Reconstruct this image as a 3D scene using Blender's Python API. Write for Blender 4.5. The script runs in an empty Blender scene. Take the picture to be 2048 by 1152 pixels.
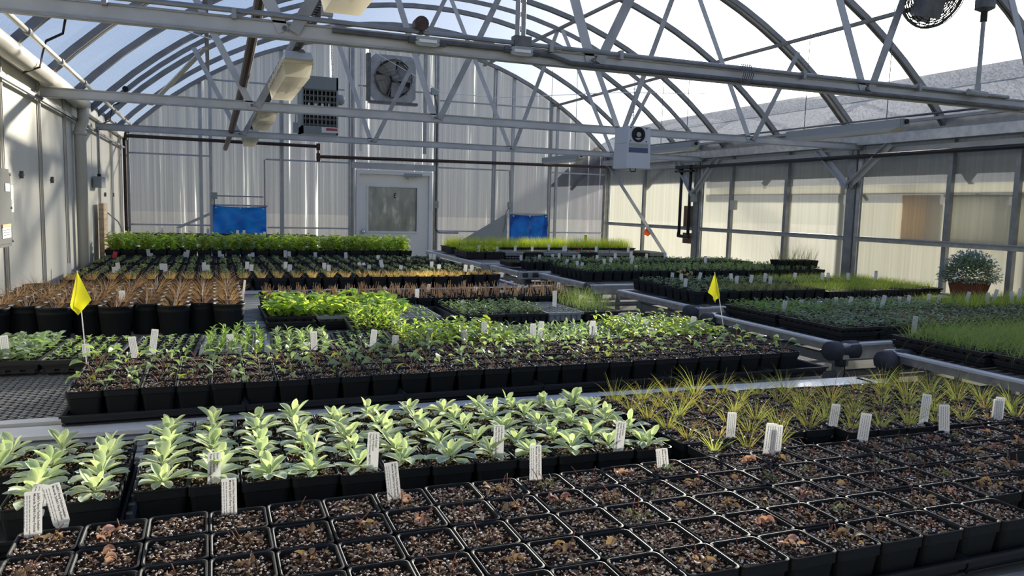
import bpy, math, random
from math import sin, cos, pi, radians as R, sqrt
from mathutils import Vector, Matrix, Euler
S = bpy.context.scene
COL = S.collection
H = 1.52                       # camera height above the floor; heights below written as H+dz
YB, XL, XR = 12.65, -1.2, 6.83  # back wall, left wall, right wall
RC = (2.8, H-2.81, 5.46)        # roof cylinder: centre x, centre z, radius
rng = random.Random(7)

# ---------------------------------------------------------------- camera
FPX = 1540.0
yaw, pit, rol = R(21.32), R(6.03), R(-1.473)
fwd = Vector((sin(yaw)*cos(pit), cos(yaw)*cos(pit), -sin(pit)))
rgt = Vector((cos(yaw), -sin(yaw), 0)); dwn = fwd.cross(rgt)
r2 = rgt*cos(rol)+dwn*sin(rol); d2 = dwn*cos(rol)-rgt*sin(rol)
cd = bpy.data.cameras.new('camera'); cam = bpy.data.objects.new('camera', cd); COL.objects.link(cam)
cd.sensor_width = 36; cd.lens = 36*FPX/2048; cd.clip_start = .05; cd.clip_end = 400
cam.matrix_world = Matrix(((r2.x, -d2.x, -fwd.x, 0), (r2.y, -d2.y, -fwd.y, 0), (r2.z, -d2.z, -fwd.z, H), (0, 0, 0, 1)))
S.camera = cam
def ray(px, py):
    return r2*((px-1024)/FPX)+d2*((py-576)/FPX)+fwd
def at(px, py, z):              # the point of the level plane z that the photograph shows at a pixel
    d = ray(px, py); t = (z-H)/d.z
    return Vector((d.x*t, d.y*t, z))
def aty(px, py, y):
    d = ray(px, py); t = y/d.y
    return Vector((d.x*t, y, d.z*t+H))
def pix(x, y, z):
    v = Vector((x, y, z-H)); w = v.dot(fwd)
    if w < .1: return (-9999, -9999)
    return (1024+FPX*v.dot(r2)/w, 576+FPX*v.dot(d2)/w)
def seen(x, y, z, m=0):
    a, b = pix(x, y, z)
    return -m < a < 2048+m and -m < b < 1152+m

# ---------------------------------------------------------------- materials
def nd(nt, t, **k):
    n = nt.nodes.new(t)
    for a, v in k.items():
        if a in n.inputs: n.inputs[a].default_value = v
        else: setattr(n, a, v)
    return n
def ramp(nt, src, stops):
    r = nt.nodes.new('ShaderNodeValToRGB'); e = r.color_ramp.elements
    while len(e) < len(stops): e.new(.5)
    for i, (p, c) in enumerate(stops):
        e[i].position = p; e[i].color = (*c, 1) if len(c) == 3 else c
    nt.links.new(src, r.inputs['Fac']); return r.outputs['Color']
def coords(nt, scale, kind='Object'):
    tc = nt.nodes.new('ShaderNodeTexCoord'); mp = nt.nodes.new('ShaderNodeMapping')
    mp.inputs['Scale'].default_value = scale if isinstance(scale, tuple) else (scale,)*3
    nt.links.new(tc.outputs[kind], mp.inputs['Vector']); return mp.outputs['Vector']
def noise(nt, scale, detail=3, rough=.5, kind='Object'):
    n = nd(nt, 'ShaderNodeTexNoise', Detail=detail, Roughness=rough); n.inputs['Scale'].default_value = 1
    nt.links.new(coords(nt, scale, kind), n.inputs['Vector']); return n.outputs['Fac']
MATS = {}
def mat(name, col, rough=.5, metal=0., col2=None, ns=8., leaf=0., spec=.4, vary=0., bump=0., detail=3, neutral=False, hair=None):
    if name in MATS: return MATS[name]
    m = bpy.data.materials.new(name); m.use_nodes = True; nt = m.node_tree; nt.nodes.clear()
    out = nt.nodes.new('ShaderNodeOutputMaterial')
    b = nd(nt, 'ShaderNodeBsdfPrincipled', Roughness=rough, Metallic=metal)
    b.inputs['Specular IOR Level'].default_value = spec
    b.inputs['Base Color'].default_value = (*col, 1); csrc = None
    if col2:
        csrc = ramp(nt, noise(nt, ns, detail), [(.35, col), (.65, col2)])
    if vary:
        oi = nt.nodes.new('ShaderNodeObjectInfo')
        hs = nt.nodes.new('ShaderNodeHueSaturation')
        mr = nd(nt, 'ShaderNodeMapRange'); mr.inputs['To Min'].default_value = 1-vary; mr.inputs['To Max'].default_value = 1+vary
        nt.links.new(oi.outputs['Random'], mr.inputs['Value']); nt.links.new(mr.outputs['Result'], hs.inputs['Value'])
        mh = nd(nt, 'ShaderNodeMapRange'); mh.inputs['To Min'].default_value = .5-.04*vary; mh.inputs['To Max'].default_value = .5+.04*vary
        nt.links.new(oi.outputs['Random'], mh.inputs['Value']); nt.links.new(mh.outputs['Result'], hs.inputs['Hue'])
        if csrc: nt.links.new(csrc, hs.inputs['Color'])
        else: hs.inputs['Color'].default_value = (*col, 1)
        csrc = hs.outputs['Color']
    if hair:                     # the pale downy margin of a leaf
        ea = nd(nt, 'ShaderNodeAttribute', attribute_name='edge'); pw = nd(nt, 'ShaderNodeMath', operation='POWER'); pw.inputs[1].default_value = 6.
        nt.links.new(ea.outputs['Fac'], pw.inputs[0]); hm = nd(nt, 'ShaderNodeMixRGB'); nt.links.new(pw.outputs[0], hm.inputs['Fac'])
        nt.links.new(csrc, hm.inputs['Color1']); hm.inputs['Color2'].default_value = (*hair, 1); csrc = hm.outputs['Color']
    if csrc: nt.links.new(csrc, b.inputs['Base Color'])
    if bump:
        bp = nd(nt, 'ShaderNodeBump', Strength=bump, Distance=.01)
        nt.links.new(noise(nt, ns*2 if not isinstance(ns, tuple) else ns, 4), bp.inputs['Height']); nt.links.new(bp.outputs['Normal'], b.inputs['Normal'])
    res = b.outputs['BSDF']
    if leaf:
        t = nd(nt, 'ShaderNodeBsdfTranslucent'); mx = nd(nt, 'ShaderNodeMixShader', Fac=leaf)
        if csrc:
            g = nd(nt, 'ShaderNodeMixRGB', blend_type='MULTIPLY', Fac=1.); g.inputs['Color2'].default_value = (1.25, 1.3, .75, 1)
            nt.links.new(csrc, g.inputs['Color1']); nt.links.new(g.outputs['Color'], t.inputs['Color'])
        else: t.inputs['Color'].default_value = (*col, 1) if neutral else (min(1, col[0]*1.25), min(1, col[1]*1.3), col[2]*.75, 1)
        nt.links.new(res, mx.inputs[1]); nt.links.new(t.outputs['BSDF'], mx.inputs[2]); res = mx.outputs['Shader']
    nt.links.new(res, out.inputs['Surface']); MATS[name] = m; return m

def sheet(name, clear, col, streak=None, gloss=.08, tint=None, grough=.25, dif=.3, fog=None):
    """translucent plastic sheet: part clear, part diffusing, a little gloss; streak = (scale, stops) varies the diffusing colour"""
    m = bpy.data.materials.new(name); m.use_nodes = True; nt = m.node_tree; nt.nodes.clear()
    out = nt.nodes.new('ShaderNodeOutputMaterial')
    tr = nd(nt, 'ShaderNodeBsdfTranslucent', Color=(*col, 1)); df = nd(nt, 'ShaderNodeBsdfDiffuse', Color=(*col, 1))
    if streak:
        c = None
        for sc, st in streak:
            k = ramp(nt, noise(nt, sc, 4, .6), st)
            if c is None: c = k
            else:
                mm = nd(nt, 'ShaderNodeMixRGB', blend_type='MULTIPLY', Fac=1.)
                nt.links.new(c, mm.inputs['Color1']); nt.links.new(k, mm.inputs['Color2']); c = mm.outputs['Color']
        nt.links.new(c, tr.inputs['Color']); nt.links.new(c, df.inputs['Color'])
    a = nd(nt, 'ShaderNodeMixShader', Fac=dif); nt.links.new(tr.outputs[0], a.inputs[1]); nt.links.new(df.outputs[0], a.inputs[2])
    gl = nd(nt, 'ShaderNodeBsdfGlossy', Roughness=grough); g = nd(nt, 'ShaderNodeMixShader', Fac=gloss)
    nt.links.new(a.outputs[0], g.inputs[1]); nt.links.new(gl.outputs[0], g.inputs[2])
    tp = nd(nt, 'ShaderNodeBsdfTransparent', Color=(*(tint or (1, 1, 1)), 1)); mx = nd(nt, 'ShaderNodeMixShader', Fac=clear)
    if fog:
        nt.links.new(ramp(nt, noise(nt, fog[0], 5, .65), [(fog[1], (clear*fog[3],)*3), (fog[2], (clear,)*3)]), mx.inputs['Fac'])
    nt.links.new(g.outputs[0], mx.inputs[1]); nt.links.new(tp.outputs[0], mx.inputs[2])
    nt.links.new(mx.outputs[0], out.inputs['Surface']); MATS[name] = m; return m

M = {}
M['film'] = sheet('roof_film', .88, (.60, .64, .70), gloss=.04, fog=((45., 45., 45.), .40, .62, .86))
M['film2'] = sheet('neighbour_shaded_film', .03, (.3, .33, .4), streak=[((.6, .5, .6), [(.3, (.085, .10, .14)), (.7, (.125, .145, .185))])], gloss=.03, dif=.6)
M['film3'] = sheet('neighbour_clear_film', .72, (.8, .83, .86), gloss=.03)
M['poly_back'] = sheet('polycarbonate_back', .42, (.5, .5, .5), streak=[((15., 1, .22), [(.30, (.055, .055, .06)), (.54, (.085, .085, .085)), (.63, (.14, .14, .14)), (.675, (.85, .85, .83))]), ((70., 1, .12), [(.35, (.55, .55, .56)), (.65, (1.3, 1.3, 1.3))]), ((.9, 1, .5), [(.35, (1., .93, .97)), (.5, (.93, 1, .96)), (.65, (.96, .96, 1))])], gloss=.10)  # last, broadest tint layer imitates an iridescent sheen in the sheet colour
M['poly_right'] = sheet('polycarbonate_right', .28, (.8, .8, .72), streak=[((1, 30., .2), [(.3, (.42, .42, .36)), (.7, (.54, .54, .47))])], gloss=.10)
M['poly_left'] = sheet('white_wall_panel', .0, (.85, .83, .74), streak=[((1, 6., .3), [(.3, (.82, .80, .70)), (.7, (.90, .88, .79))])], gloss=.14, grough=.2, dif=.88)
M['pane'] = sheet('misted_glass', .12, (.42, .48, .48), streak=[((9., 9., 3.5), [(.3, (.035, .048, .048)), (.6, (.085, .10, .10)), (.75, (.22, .25, .25))])], gloss=.12)
M['diff'] = sheet('acrylic_diffuser', .12, (.82, .78, .66), gloss=.1)
M['rib'] = mat('dull_roof_rib', (.20, .20, .195), .5, .35, (.26, .26, .255), 8)
M['boxmid'] = mat('mid_grey_enamel', (.065, .07, .07), .7, spec=.1)
M['stripdiff'] = mat('strip_light_lens', (.50, .50, .48), .35)
M['alu'] = mat('aluminium', (.55, .56, .57), .38, .75, (.42, .43, .44), 14)
M['galv'] = mat('galvanised_steel', (.33, .34, .35), .45, .5, (.25, .26, .265), 10)
M['railalu'] = mat('bright_aluminium_rail', (.74, .75, .76), .45, .25, (.66, .67, .68), 9)
M['galvw'] = mat('pale_painted_steel', (.50, .515, .53), .45, .2, (.42, .435, .45), 6)
M['dark_steel'] = mat('dark_steel', (.10, .105, .11), .5, .5, (.15, .15, .155), 20)
M['rust'] = mat('brown_iron_pipe', (.045, .028, .024), .5, .3, (.07, .045, .035), 30)
M['blackpipe'] = mat('black_pipe', (.012, .013, .015), .45)
M['rubber'] = mat('grey_black_rubber', (.035, .035, .042), .6, 0, (.05, .05, .06), 12)
M['pvc'] = mat('cream_pvc', (.66, .63, .54), .35)
M['cream'] = mat('cream_plastic', (.62, .59, .50), .4, 0, (.55, .52, .44), 9)
M['white'] = mat('white_plastic', (.80, .80, .79), .45)
M['door'] = mat('door_paint', (.90, .86, .76), .45, 0, (.86, .82, .73), 3)
M['doorf'] = mat('door_frame_paint', (.80, .80, .78), .4)
M['tarp'] = mat('blue_tarp', (.005, .085, .48), .3, 0, (.008, .115, .58), 5, leaf=.35, bump=.3)
M['heater'] = mat('grey_green_enamel', (.215, .235, .225), .4)
M['dark'] = mat('dark_cavity', (.012, .011, .010), .7)
M['boxgrey'] = mat('grey_enamel', (.33, .35, .35), .45)
M['fanmetal'] = mat('dusty_fan_metal', (.24, .23, .22), .5, .4)
M['fandark'] = mat('dirty_fan_blade', (.05, .045, .04), .6, .2)
M['sensor'] = mat('pale_blue_grey_plastic', (.55, .58, .62), .4)
M['sensord'] = mat('navy_band', (.05, .08, .16), .4)
M['ground'] = mat('gravel_ground', (.40, .39, .36), .9, 0, (.46, .45, .42), 1.2)
M['concrete'] = mat('concrete', (.50, .48, .44), .8, 0, (.58, .56, .52), 3, bump=.1)
M['pot'] = mat('black_pot_plastic', (.010, .0125, .0145), .62, 0, None, spec=.25)
M['potrim'] = M['pot']
M['tray'] = mat('black_tray_plastic', (.013, .0145, .017), .5, spec=.35)
M['graytray'] = mat('grey_tray_plastic', (.30, .32, .33), .35)
M['soil'] = mat('bark_soil', (.015, .010, .008), .95, 0, (.085, .052, .036), 160, bump=.8, spec=.1)
def speckle(name, base, base2, white, sc, lo):
    m = mat(name, base, .95, 0, base2, sc*.6, spec=.1, bump=.6); nt = m.node_tree
    b = next(n for n in nt.nodes if n.type == 'BSDF_PRINCIPLED'); v = nt.nodes.new('ShaderNodeTexVoronoi'); v.inputs['Scale'].default_value = 1
    nt.links.new(coords(nt, sc), v.inputs['Vector'])
    r = ramp(nt, v.outputs['Color'], [(lo, (0, 0, 0)), (lo+.02, (1, 1, 1))]); mx = nd(nt, 'ShaderNodeMixRGB')
    old = b.inputs['Base Color'].links[0].from_socket
    nt.links.new(r, mx.inputs['Fac']); nt.links.new(old, mx.inputs['Color1']); mx.inputs['Color2'].default_value = (*white, 1)
    nt.links.new(mx.outputs['Color'], b.inputs['Base Color']); return m
M['soilfar'] = speckle('speckled_soil', (.014, .009, .007), (.05, .033, .024), (.45, .43, .40), 150, .72)
M['perlite'] = mat('perlite', (.78, .73, .65), .85, spec=.1)
M['bark'] = mat('bark_chip', (.15, .085, .05), .9, 0, (.40, .26, .16), 120)
M['bark2'] = mat('pale_bark_chip', (.36, .26, .18), .85)
M['lamb'] = mat('silver_green_leaf', (.40, .49, .32), .8, 0, (.54, .61, .46), 60, hair=(.74, .80, .64), leaf=.33, vary=.15, spec=.15)
M['lamb2'] = mat('young_yellow_green_leaf', (.42, .53, .29), .75, 0, (.52, .61, .41), 60, hair=(.72, .79, .55), leaf=.34, vary=.12, spec=.15)
M['mw'] = mat('milky_green_leaf', (.28, .40, .18), .5, 0, (.38, .49, .28), 50, leaf=.4, vary=.2)
M['mwy'] = mat('yellowing_leaf', (.50, .52, .08), .5, leaf=.5, vary=.2)
M['stalk'] = mat('green_stalk', (.30, .33, .16), .5, leaf=.3)
M['redstalk'] = mat('reddish_stalk', (.26, .10, .07), .6, leaf=.25, vary=.3)
M['ygrass'] = mat('yellow_green_grass', (.34, .34, .10), .55, 0, (.27, .32, .11), 25, leaf=.45, vary=.3)
M['ograss'] = mat('orange_grass', (.42, .28, .14), .6, leaf=.4, vary=.3)
M['bgrass'] = mat('russet_grass', (.25, .135, .085), .65, 0, (.38, .24, .16), 20, leaf=.3, vary=.25)
M['tgrass'] = mat('straw', (.74, .54, .25), .65, 0, (.64, .42, .20), 30, leaf=.35, vary=.2)
M['stub'] = mat('cut_stem_tan', (.66, .47, .30), .7, 0, (.50, .34, .21), 40, leaf=.15, vary=.25)
M['bright'] = mat('bright_green_leaf', (.23, .37, .07), .45, 0, (.32, .46, .11), 25, leaf=.4, vary=.15)
M['basil'] = mat('basil_leaf', (.50, .62, .11), .5, 0, (.66, .74, .22), 25, leaf=.6, vary=.2)
M['dgreen'] = mat('dark_green_leaf', (.19, .25, .15), .5, 0, (.27, .34, .22), 40, leaf=.3, vary=.25)
M['mgreen'] = mat('mid_green_leaf', (.21, .32, .12), .5, 0, (.30, .42, .18), 40, leaf=.4, vary=.2)
M['ggreen'] = mat('grey_green_leaf', (.26, .36, .23), .55, 0, (.36, .45, .32), 40, leaf=.35, vary=.2)
M['bronze'] = mat('bronze_leaf', (.20, .14, .08), .55, leaf=.3, vary=.3)
M['ylime'] = mat('lime_grass', (.80, .82, .09), .5, 0, (.66, .76, .10), 20, leaf=.6)
M['lawn'] = mat('fresh_grass', (.38, .50, .12), .5, 0, (.28, .40, .10), 20, leaf=.45)
M['dlawn'] = mat('deep_green_grass', (.38, .46, .17), .5, 0, (.47, .54, .22), 20, leaf=.4)
M['pinkleaf'] = mat('dry_pink_leaf', (.33, .15, .14), .75, 0, (.44, .26, .22), 60, leaf=.3, vary=.3)
M['dryleaf'] = mat('dry_tan_leaf', (.30, .205, .14), .8, 0, (.20, .13, .09), 60, leaf=.25, vary=.3)
M['moss'] = mat('mossy_green', (.12, .16, .075), .8, 0, (.22, .25, .13), 90, leaf=.2, vary=.3)
M['tag'] = mat('white_tag_plastic', (.86, .86, .85), .5, leaf=.4, neutral=True)
M['pinktag'] = mat('pink_tag', (.85, .09, .13), .5, leaf=.3)
M['redtag'] = mat('red_stick', (.62, .04, .05), .5)
M['greentag'] = mat('green_stick', (.10, .28, .16), .5)
M['ink'] = mat('ink', (.06, .06, .065), .8)
M['ink2'] = mat('faint_ink', (.34, .34, .35), .8)
M['yflag'] = mat('yellow_flag', (.95, .78, .04), .5, leaf=.4)
M['oflag'] = mat('orange_flag', (.95, .12, .03), .5, leaf=.4)
M['wood'] = mat('rough_wood', (.52, .36, .22), .8, 0, (.66, .52, .36), (3., 3., 40.), bump=.2)
M['ply'] = mat('weathered_plywood', (.16, .10, .065), .8, 0, (.26, .17, .11), (30., 30., 6.))
M['boxsoft'] = mat('light_passing_cabinet', (.80, .80, .76), .5, leaf=.8, neutral=True)  # cabinet translucency added so the side wall keeps some light
M['cardsoft'] = mat('light_passing_brown_box', (.74, .62, .48), .5, leaf=.75, neutral=True)  # brown box likewise made translucent to pass light to the wall
M['card'] = mat('brown_cardboard', (.50, .33, .20), .8)
M['terra'] = mat('basket_red_brown', (.28, .10, .06), .75, 0, (.20, .075, .05), 40)
M['blueflower'] = mat('pale_blue_petals', (.36, .44, .60), .6, leaf=.4, vary=.2)
M['paperlabel'] = mat('label_white', (.75, .74, .70), .6)
M['labelred'] = mat('label_red', (.45, .05, .07), .6)
M['labelorange'] = mat('label_orange', (.70, .17, .05), .6)
M['labellime'] = mat('label_lime', (.55, .66, .40), .6)
M['packet'] = mat('seed_packet_print', (.28, .42, .36), .4, 0, (.60, .62, .55), 22)
M['chrome'] = mat('chrome', (.7, .7, .7), .15, 1.)
for k, v in list(M.items()): v.name = v.name

# ---------------------------------------------------------------- mesh helpers
class MB:
    def __init__(s, zmin=None): s.v = []; s.f = []; s.m = []; s.mats = []; s.zmin = zmin; s.e = {}
    def mi(s, m):
        m = M[m] if isinstance(m, str) else m
        if m not in s.mats: s.mats.append(m)
        return s.mats.index(m)
    def add(s, vs, fs, m):
        o = len(s.v); k = s.mi(m); s.v += [tuple(v) for v in vs]
        for f in fs: s.f.append(tuple(i+o for i in f)); s.m.append(k)
    def box(s, c, d, m, rot=None, taper=1.):
        x, y, z = d[0]/2, d[1]/2, d[2]/2; vs = []
        for sz in (-1, 1):
            t = taper if sz < 0 else 1.
            for a, b in ((-1, -1), (1, -1), (1, 1), (-1, 1)): vs.append(Vector((a*x*t, b*y*t, sz*z)))
        if rot is not None:
            q = rot if isinstance(rot, Matrix) else Euler(rot).to_matrix(); vs = [q @ v for v in vs]
        c = Vector(c)
        s.add([v+c for v in vs], [(3, 2, 1, 0), (4, 5, 6, 7), (0, 1, 5, 4), (1, 2, 6, 5), (2, 3, 7, 6), (3, 0, 4, 7)], m)
    def bar(s, p, q, w, h, m, up=(0, 0, 1)):
        p, q = Vector(p), Vector(q); d = (q-p); L = d.length; d.normalize(); u = Vector(up)
        sd = d.cross(u)
        if sd.length < 1e-4: sd = d.cross(Vector((0, 1, 0)))
        sd.normalize(); u = sd.cross(d)
        s.box((p+q)/2, (w, L, h), m, Matrix((sd, d, u)).transposed())
    def angle(s, p, q, w, m, up=(0, 0, 1), th=.005):      # an L profile
        p, q = Vector(p), Vector(q); d = (q-p).normalized(); sd = d.cross(Vector(up)).normalized(); u = sd.cross(d)
        s.bar(p, q, w, th, m, up); s.bar(p+sd*(w/2)+u*(-w/2), q+sd*(w/2)+u*(-w/2), th, w, m, up)
    def tube(s, pts, r, m, n=8, cap=True):
        pts = [Vector(p) for p in pts]; rr = r if isinstance(r, (list, tuple)) else [r]*len(pts); vs = []; fs = []
        pu = None
        for i, p in enumerate(pts):
            d = (pts[min(i+1, len(pts)-1)]-pts[max(i-1, 0)]).normalized()
            u = pu if pu is not None else (Vector((0, 0, 1)) if abs(d.z) < .9 else Vector((1, 0, 0)))
            a = d.cross(u).normalized(); b = a.cross(d).normalized(); pu = b
            for k in range(n):
                t = 2*pi*k/n; vs.append(p+(a*cos(t)+b*sin(t))*rr[i])
        for i in range(len(pts)-1):
            for k in range(n): fs.append((i*n+k, i*n+(k+1) % n, (i+1)*n+(k+1) % n, (i+1)*n+k))
        if cap: fs += [tuple(range(n-1, -1, -1)), tuple(range((len(pts)-1)*n, len(pts)*n))]
        s.add(vs, fs, m)
    def lathe(s, prof, m, n=24, c=(0, 0, 0), rot=None):
        vs = []; fs = []; q = Euler(rot).to_matrix() if rot else Matrix.Identity(3); c = Vector(c)
        for r, z in prof:
            for k in range(n): vs.append(c+q @ Vector((r*cos(2*pi*k/n), r*sin(2*pi*k/n), z)))
        for i in range(len(prof)-1):
            for k in range(n): fs.append((i*n+k, i*n+(k+1) % n, (i+1)*n+(k+1) % n, (i+1)*n+k))
        s.add(vs, fs, m)
    def disc(s, c, r, m, n=24, rot=None):
        q = Euler(rot).to_matrix() if rot else Matrix.Identity(3)
        s.add([Vector(c)+q @ Vector((r*cos(2*pi*k/n), r*sin(2*pi*k/n), 0)) for k in range(n)], [tuple(range(n))], m)
    def strip(s, base, az, el, L, w, curve, fold, m, n=4, prof=None, roll=0.):
        """a leaf: bent ribbon of two halves folded along the midrib; el in radians above the horizon, curve = total droop"""
        p = Vector(base); vs = []; h = Vector((cos(az), sin(az), 0)); sd0 = Vector((-sin(az), cos(az), 0))
        for i in range(n+1):
            t = i/n; e = el-curve*t; d = h*cos(e)+Vector((0, 0, sin(e))); up = Vector((0, 0, cos(e)))-h*sin(e)
            sd = sd0*cos(roll)+up*sin(roll); up = up*cos(roll)-sd0*sin(roll)
            ww = w/2*(prof[i] if prof else max(.04, sin(pi*min(1, .08+.92*t)**.8)))
            a = sd*cos(fold)*ww+up*sin(fold)*ww; b = -sd*cos(fold)*ww+up*sin(fold)*ww
            vs += [p+a, p, p+b]; p = p+d*(L/n)
            if s.zmin is not None and p.z < s.zmin: p.z = s.zmin+.0006*i
        fs = []
        k0 = len(s.v)
        for i in range(n+1): s.e[k0+3*i] = s.e[k0+3*i+2] = 1.; s.e[k0+3*i+1] = .62
        for i in range(n):
            o = i*3; fs += [(o, o+1, o+4, o+3), (o+1, o+2, o+5, o+4)]
        s.add(vs, fs, m); return p
    def blade(s, base, az, el, L, w, curve, m, n=3):
        p = Vector(base); vs = []; h = Vector((cos(az), sin(az), 0)); t2 = az+1.2
        sd = Vector((-sin(t2), cos(t2), 0))
        for i in range(n+1):
            t = i/n; e = el-curve*min(1, t+.4/n)**1.6; ww = w/2*(1-t*.93); vs += [p+sd*ww, p-sd*ww]
            p = p+(h*cos(e)+Vector((0, 0, sin(e))))*(L/n)
        s.add(vs, [(2*i, 2*i+1, 2*i+3, 2*i+2) for i in range(n)], m)
    def rock(s, c, r, m, g):
        v = [(1, 0, 0), (-1, 0, 0), (0, 1, 0), (0, -1, 0), (0, 0, 1), (0, 0, -1), (.6, .6, .5), (-.6, .55, .5), (-.55, -.6, .5), (.6, -.6, .5)]
        k = [g.uniform(.75, 1.2) for _ in v]
        s.add([(c[0]+a*r*q, c[1]+b*r*q, c[2]+z*r*q*.85) for (a, b, z), q in zip(v, k)],
              [(4, 6, 7), (4, 7, 8), (4, 8, 9), (4, 9, 6), (0, 2, 6), (6, 2, 7), (2, 1, 7), (7, 1, 8), (1, 3, 8), (8, 3, 9), (3, 0, 9), (9, 0, 6), (0, 5, 2), (2, 5, 1), (1, 5, 3), (3, 5, 0)], m)
    def mesh(s, name, smooth=False):
        me = bpy.data.meshes.new(name); me.from_pydata(s.v, [], s.f)
        for m in s.mats: me.materials.append(m)
        me.polygons.foreach_set('material_index', s.m)
        if smooth: me.polygons.foreach_set('use_smooth', [True]*len(s.f))
        if s.e:
            at_ = me.attributes.new('edge', 'FLOAT', 'POINT')
            for k, v in s.e.items(): at_.data[k].value = v
        me.update(); return me
    def obj(s, name, parent=None, smooth=False, **k):
        return put(name, s.mesh(name, smooth), parent, **k)
def put(name, data, parent=None, loc=None, rz=0., sc=None, rot=None, **props):
    o = bpy.data.objects.new(name, data); COL.objects.link(o)
    if parent is not None: o.parent = parent
    if loc is not None: o.location = loc
    if rz: o.rotation_euler = (0, 0, rz)
    if rot is not None: o.rotation_euler = rot
    if sc is not None: o.scale = sc if isinstance(sc, tuple) else (sc, sc, sc)
    for a, v in props.items():
        if v is not None: o[a] = v
    return o
def empty(name, loc, label, cat, group=None, rz=0., **k):
    return put(name, None, None, loc, rz, label=label, category=cat, group=group, **k)
ONES = 'first second third fourth fifth sixth seventh eighth ninth tenth eleventh twelfth thirteenth fourteenth fifteenth sixteenth seventeenth eighteenth nineteenth'.split()
TENS = {2: 'twent', 3: 'thirt', 4: 'fort', 5: 'fift', 6: 'sixt'}
def ordn(n):                     # 1 -> first
    if n < 20: return ONES[n-1]
    a, b = divmod(n, 10)
    return TENS[a]+'ieth' if b == 0 else TENS[a]+'y-'+ONES[b-1]
def rown(i, n): return 'front' if i == 0 else 'back' if i == n-1 else ordn(i+1)
CACHE = {}
def var(key, n, fn):
    """n variants of a mesh, made once"""
    if key not in CACHE: CACHE[key] = [fn(random.Random(hash_(key)*31+i)) for i in range(n)]
    return CACHE[key]
def hash_(s):
    h = 5
    for c in s: h = (h*131+ord(c)) % 100003
    return h
# ================================================================ the house
def struct(name, mb, parent=None, smooth=False):
    o = mb.obj(name, parent, smooth)
    if parent is None: o['kind'] = 'structure'
    return o
def arcz(x, dr=0.): return RC[1]+sqrt((RC[2]+dr)**2-(x-RC[0])**2)
def sweep(mb, Y, w, d, m, x0=XL, x1=XR, n=30, off=0., cx=RC[0], cz=RC[1]):
    a0 = math.acos((x0-cx)/(RC[2])); a1 = math.acos((x1-cx)/(RC[2])); vs = []; fs = []
    for i in range(n+1):
        a = a0+(a1-a0)*i/n; c, s_ = cos(a), sin(a)
        for rr, yy in ((RC[2]-off, -w/2), (RC[2]-off, w/2), (RC[2]-off-d, w/2), (RC[2]-off-d, -w/2)):
            vs.append((cx+c*rr, Y+yy, cz+s_*rr))
    for i in range(n):
        for k in range(4): fs.append((i*4+k, i*4+(k+1) % 4, i*4+4+(k+1) % 4, i*4+4+k))
    fs += [(0, 1, 2, 3), (n*4+3, n*4+2, n*4+1, n*4)]
    mb.add(vs, fs, m)
Y0 = -2.2
b = MB(); b.box((2.8, (Y0+YB)/2, -.05), (8.3, YB-Y0+.4, .1), 'concrete'); struct('floor', b)
b = MB(); b.box((10, 20, -.12), (160, 160, .02), 'ground'); struct('ground_outside', b)
b = MB(); n = 36
a0 = math.acos((XL-RC[0])/RC[2]); a1 = math.acos((XR-RC[0])/RC[2])
vs = [(RC[0]+cos(a0+(a1-a0)*i/n)*RC[2], y, RC[1]+sin(a0+(a1-a0)*i/n)*RC[2]) for y in (Y0, YB+.02) for i in range(n+1)]
b.add(vs, [(i, i+1, n+2+i, n+1+i) for i in range(n)], 'film'); struct('ceiling', b, smooth=True)
# end wall, cut round the door
EZ = arcz(XL+.02)
b = MB()
def gable(x0, x1, zb, m, n=18):
    vs = []
    for i in range(n+1):
        x = x0+(x1-x0)*i/n; vs += [(x, YB, zb), (x, YB, arcz(x)), (x, YB+.012, arcz(x)), (x, YB+.012, zb)]
    fs = []
    for i in range(n):
        o = i*4
        for k in range(4): fs.append((o+k, o+(k+1) % 4, o+4+(k+1) % 4, o+4+k))
    b.add(vs, fs, m)
DL, DR, DT = 2.17, 3.42, H+.53
gable(XL, DL, 0, 'poly_back'); gable(DR, XR, 0, 'poly_back'); gable(DL, DR, DT, 'poly_back', 8)
struct('wall_back', b)
b = MB(); b.box((XL-.02, (Y0+YB)/2, (EZ)/2), (.02, YB-Y0, EZ), 'poly_left'); struct('wall_left', b)
b = MB(); b.box((XR+.012, (Y0+YB)/2, (EZ)/2), (.012, YB-Y0, EZ), 'poly_right'); struct('wall_right', b)
b = MB()
for i in range(n+1): pass
vs = [(RC[0]+cos(a0+(a1-a0)*i/n)*RC[2], Y0, RC[1]+sin(a0+(a1-a0)*i/n)*RC[2]) for i in range(n+1)]
b.add(vs+[(XR, Y0, 0), (XL, Y0, 0)], [tuple(range(n+3))], 'poly_right'); struct('wall_front', b)
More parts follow.
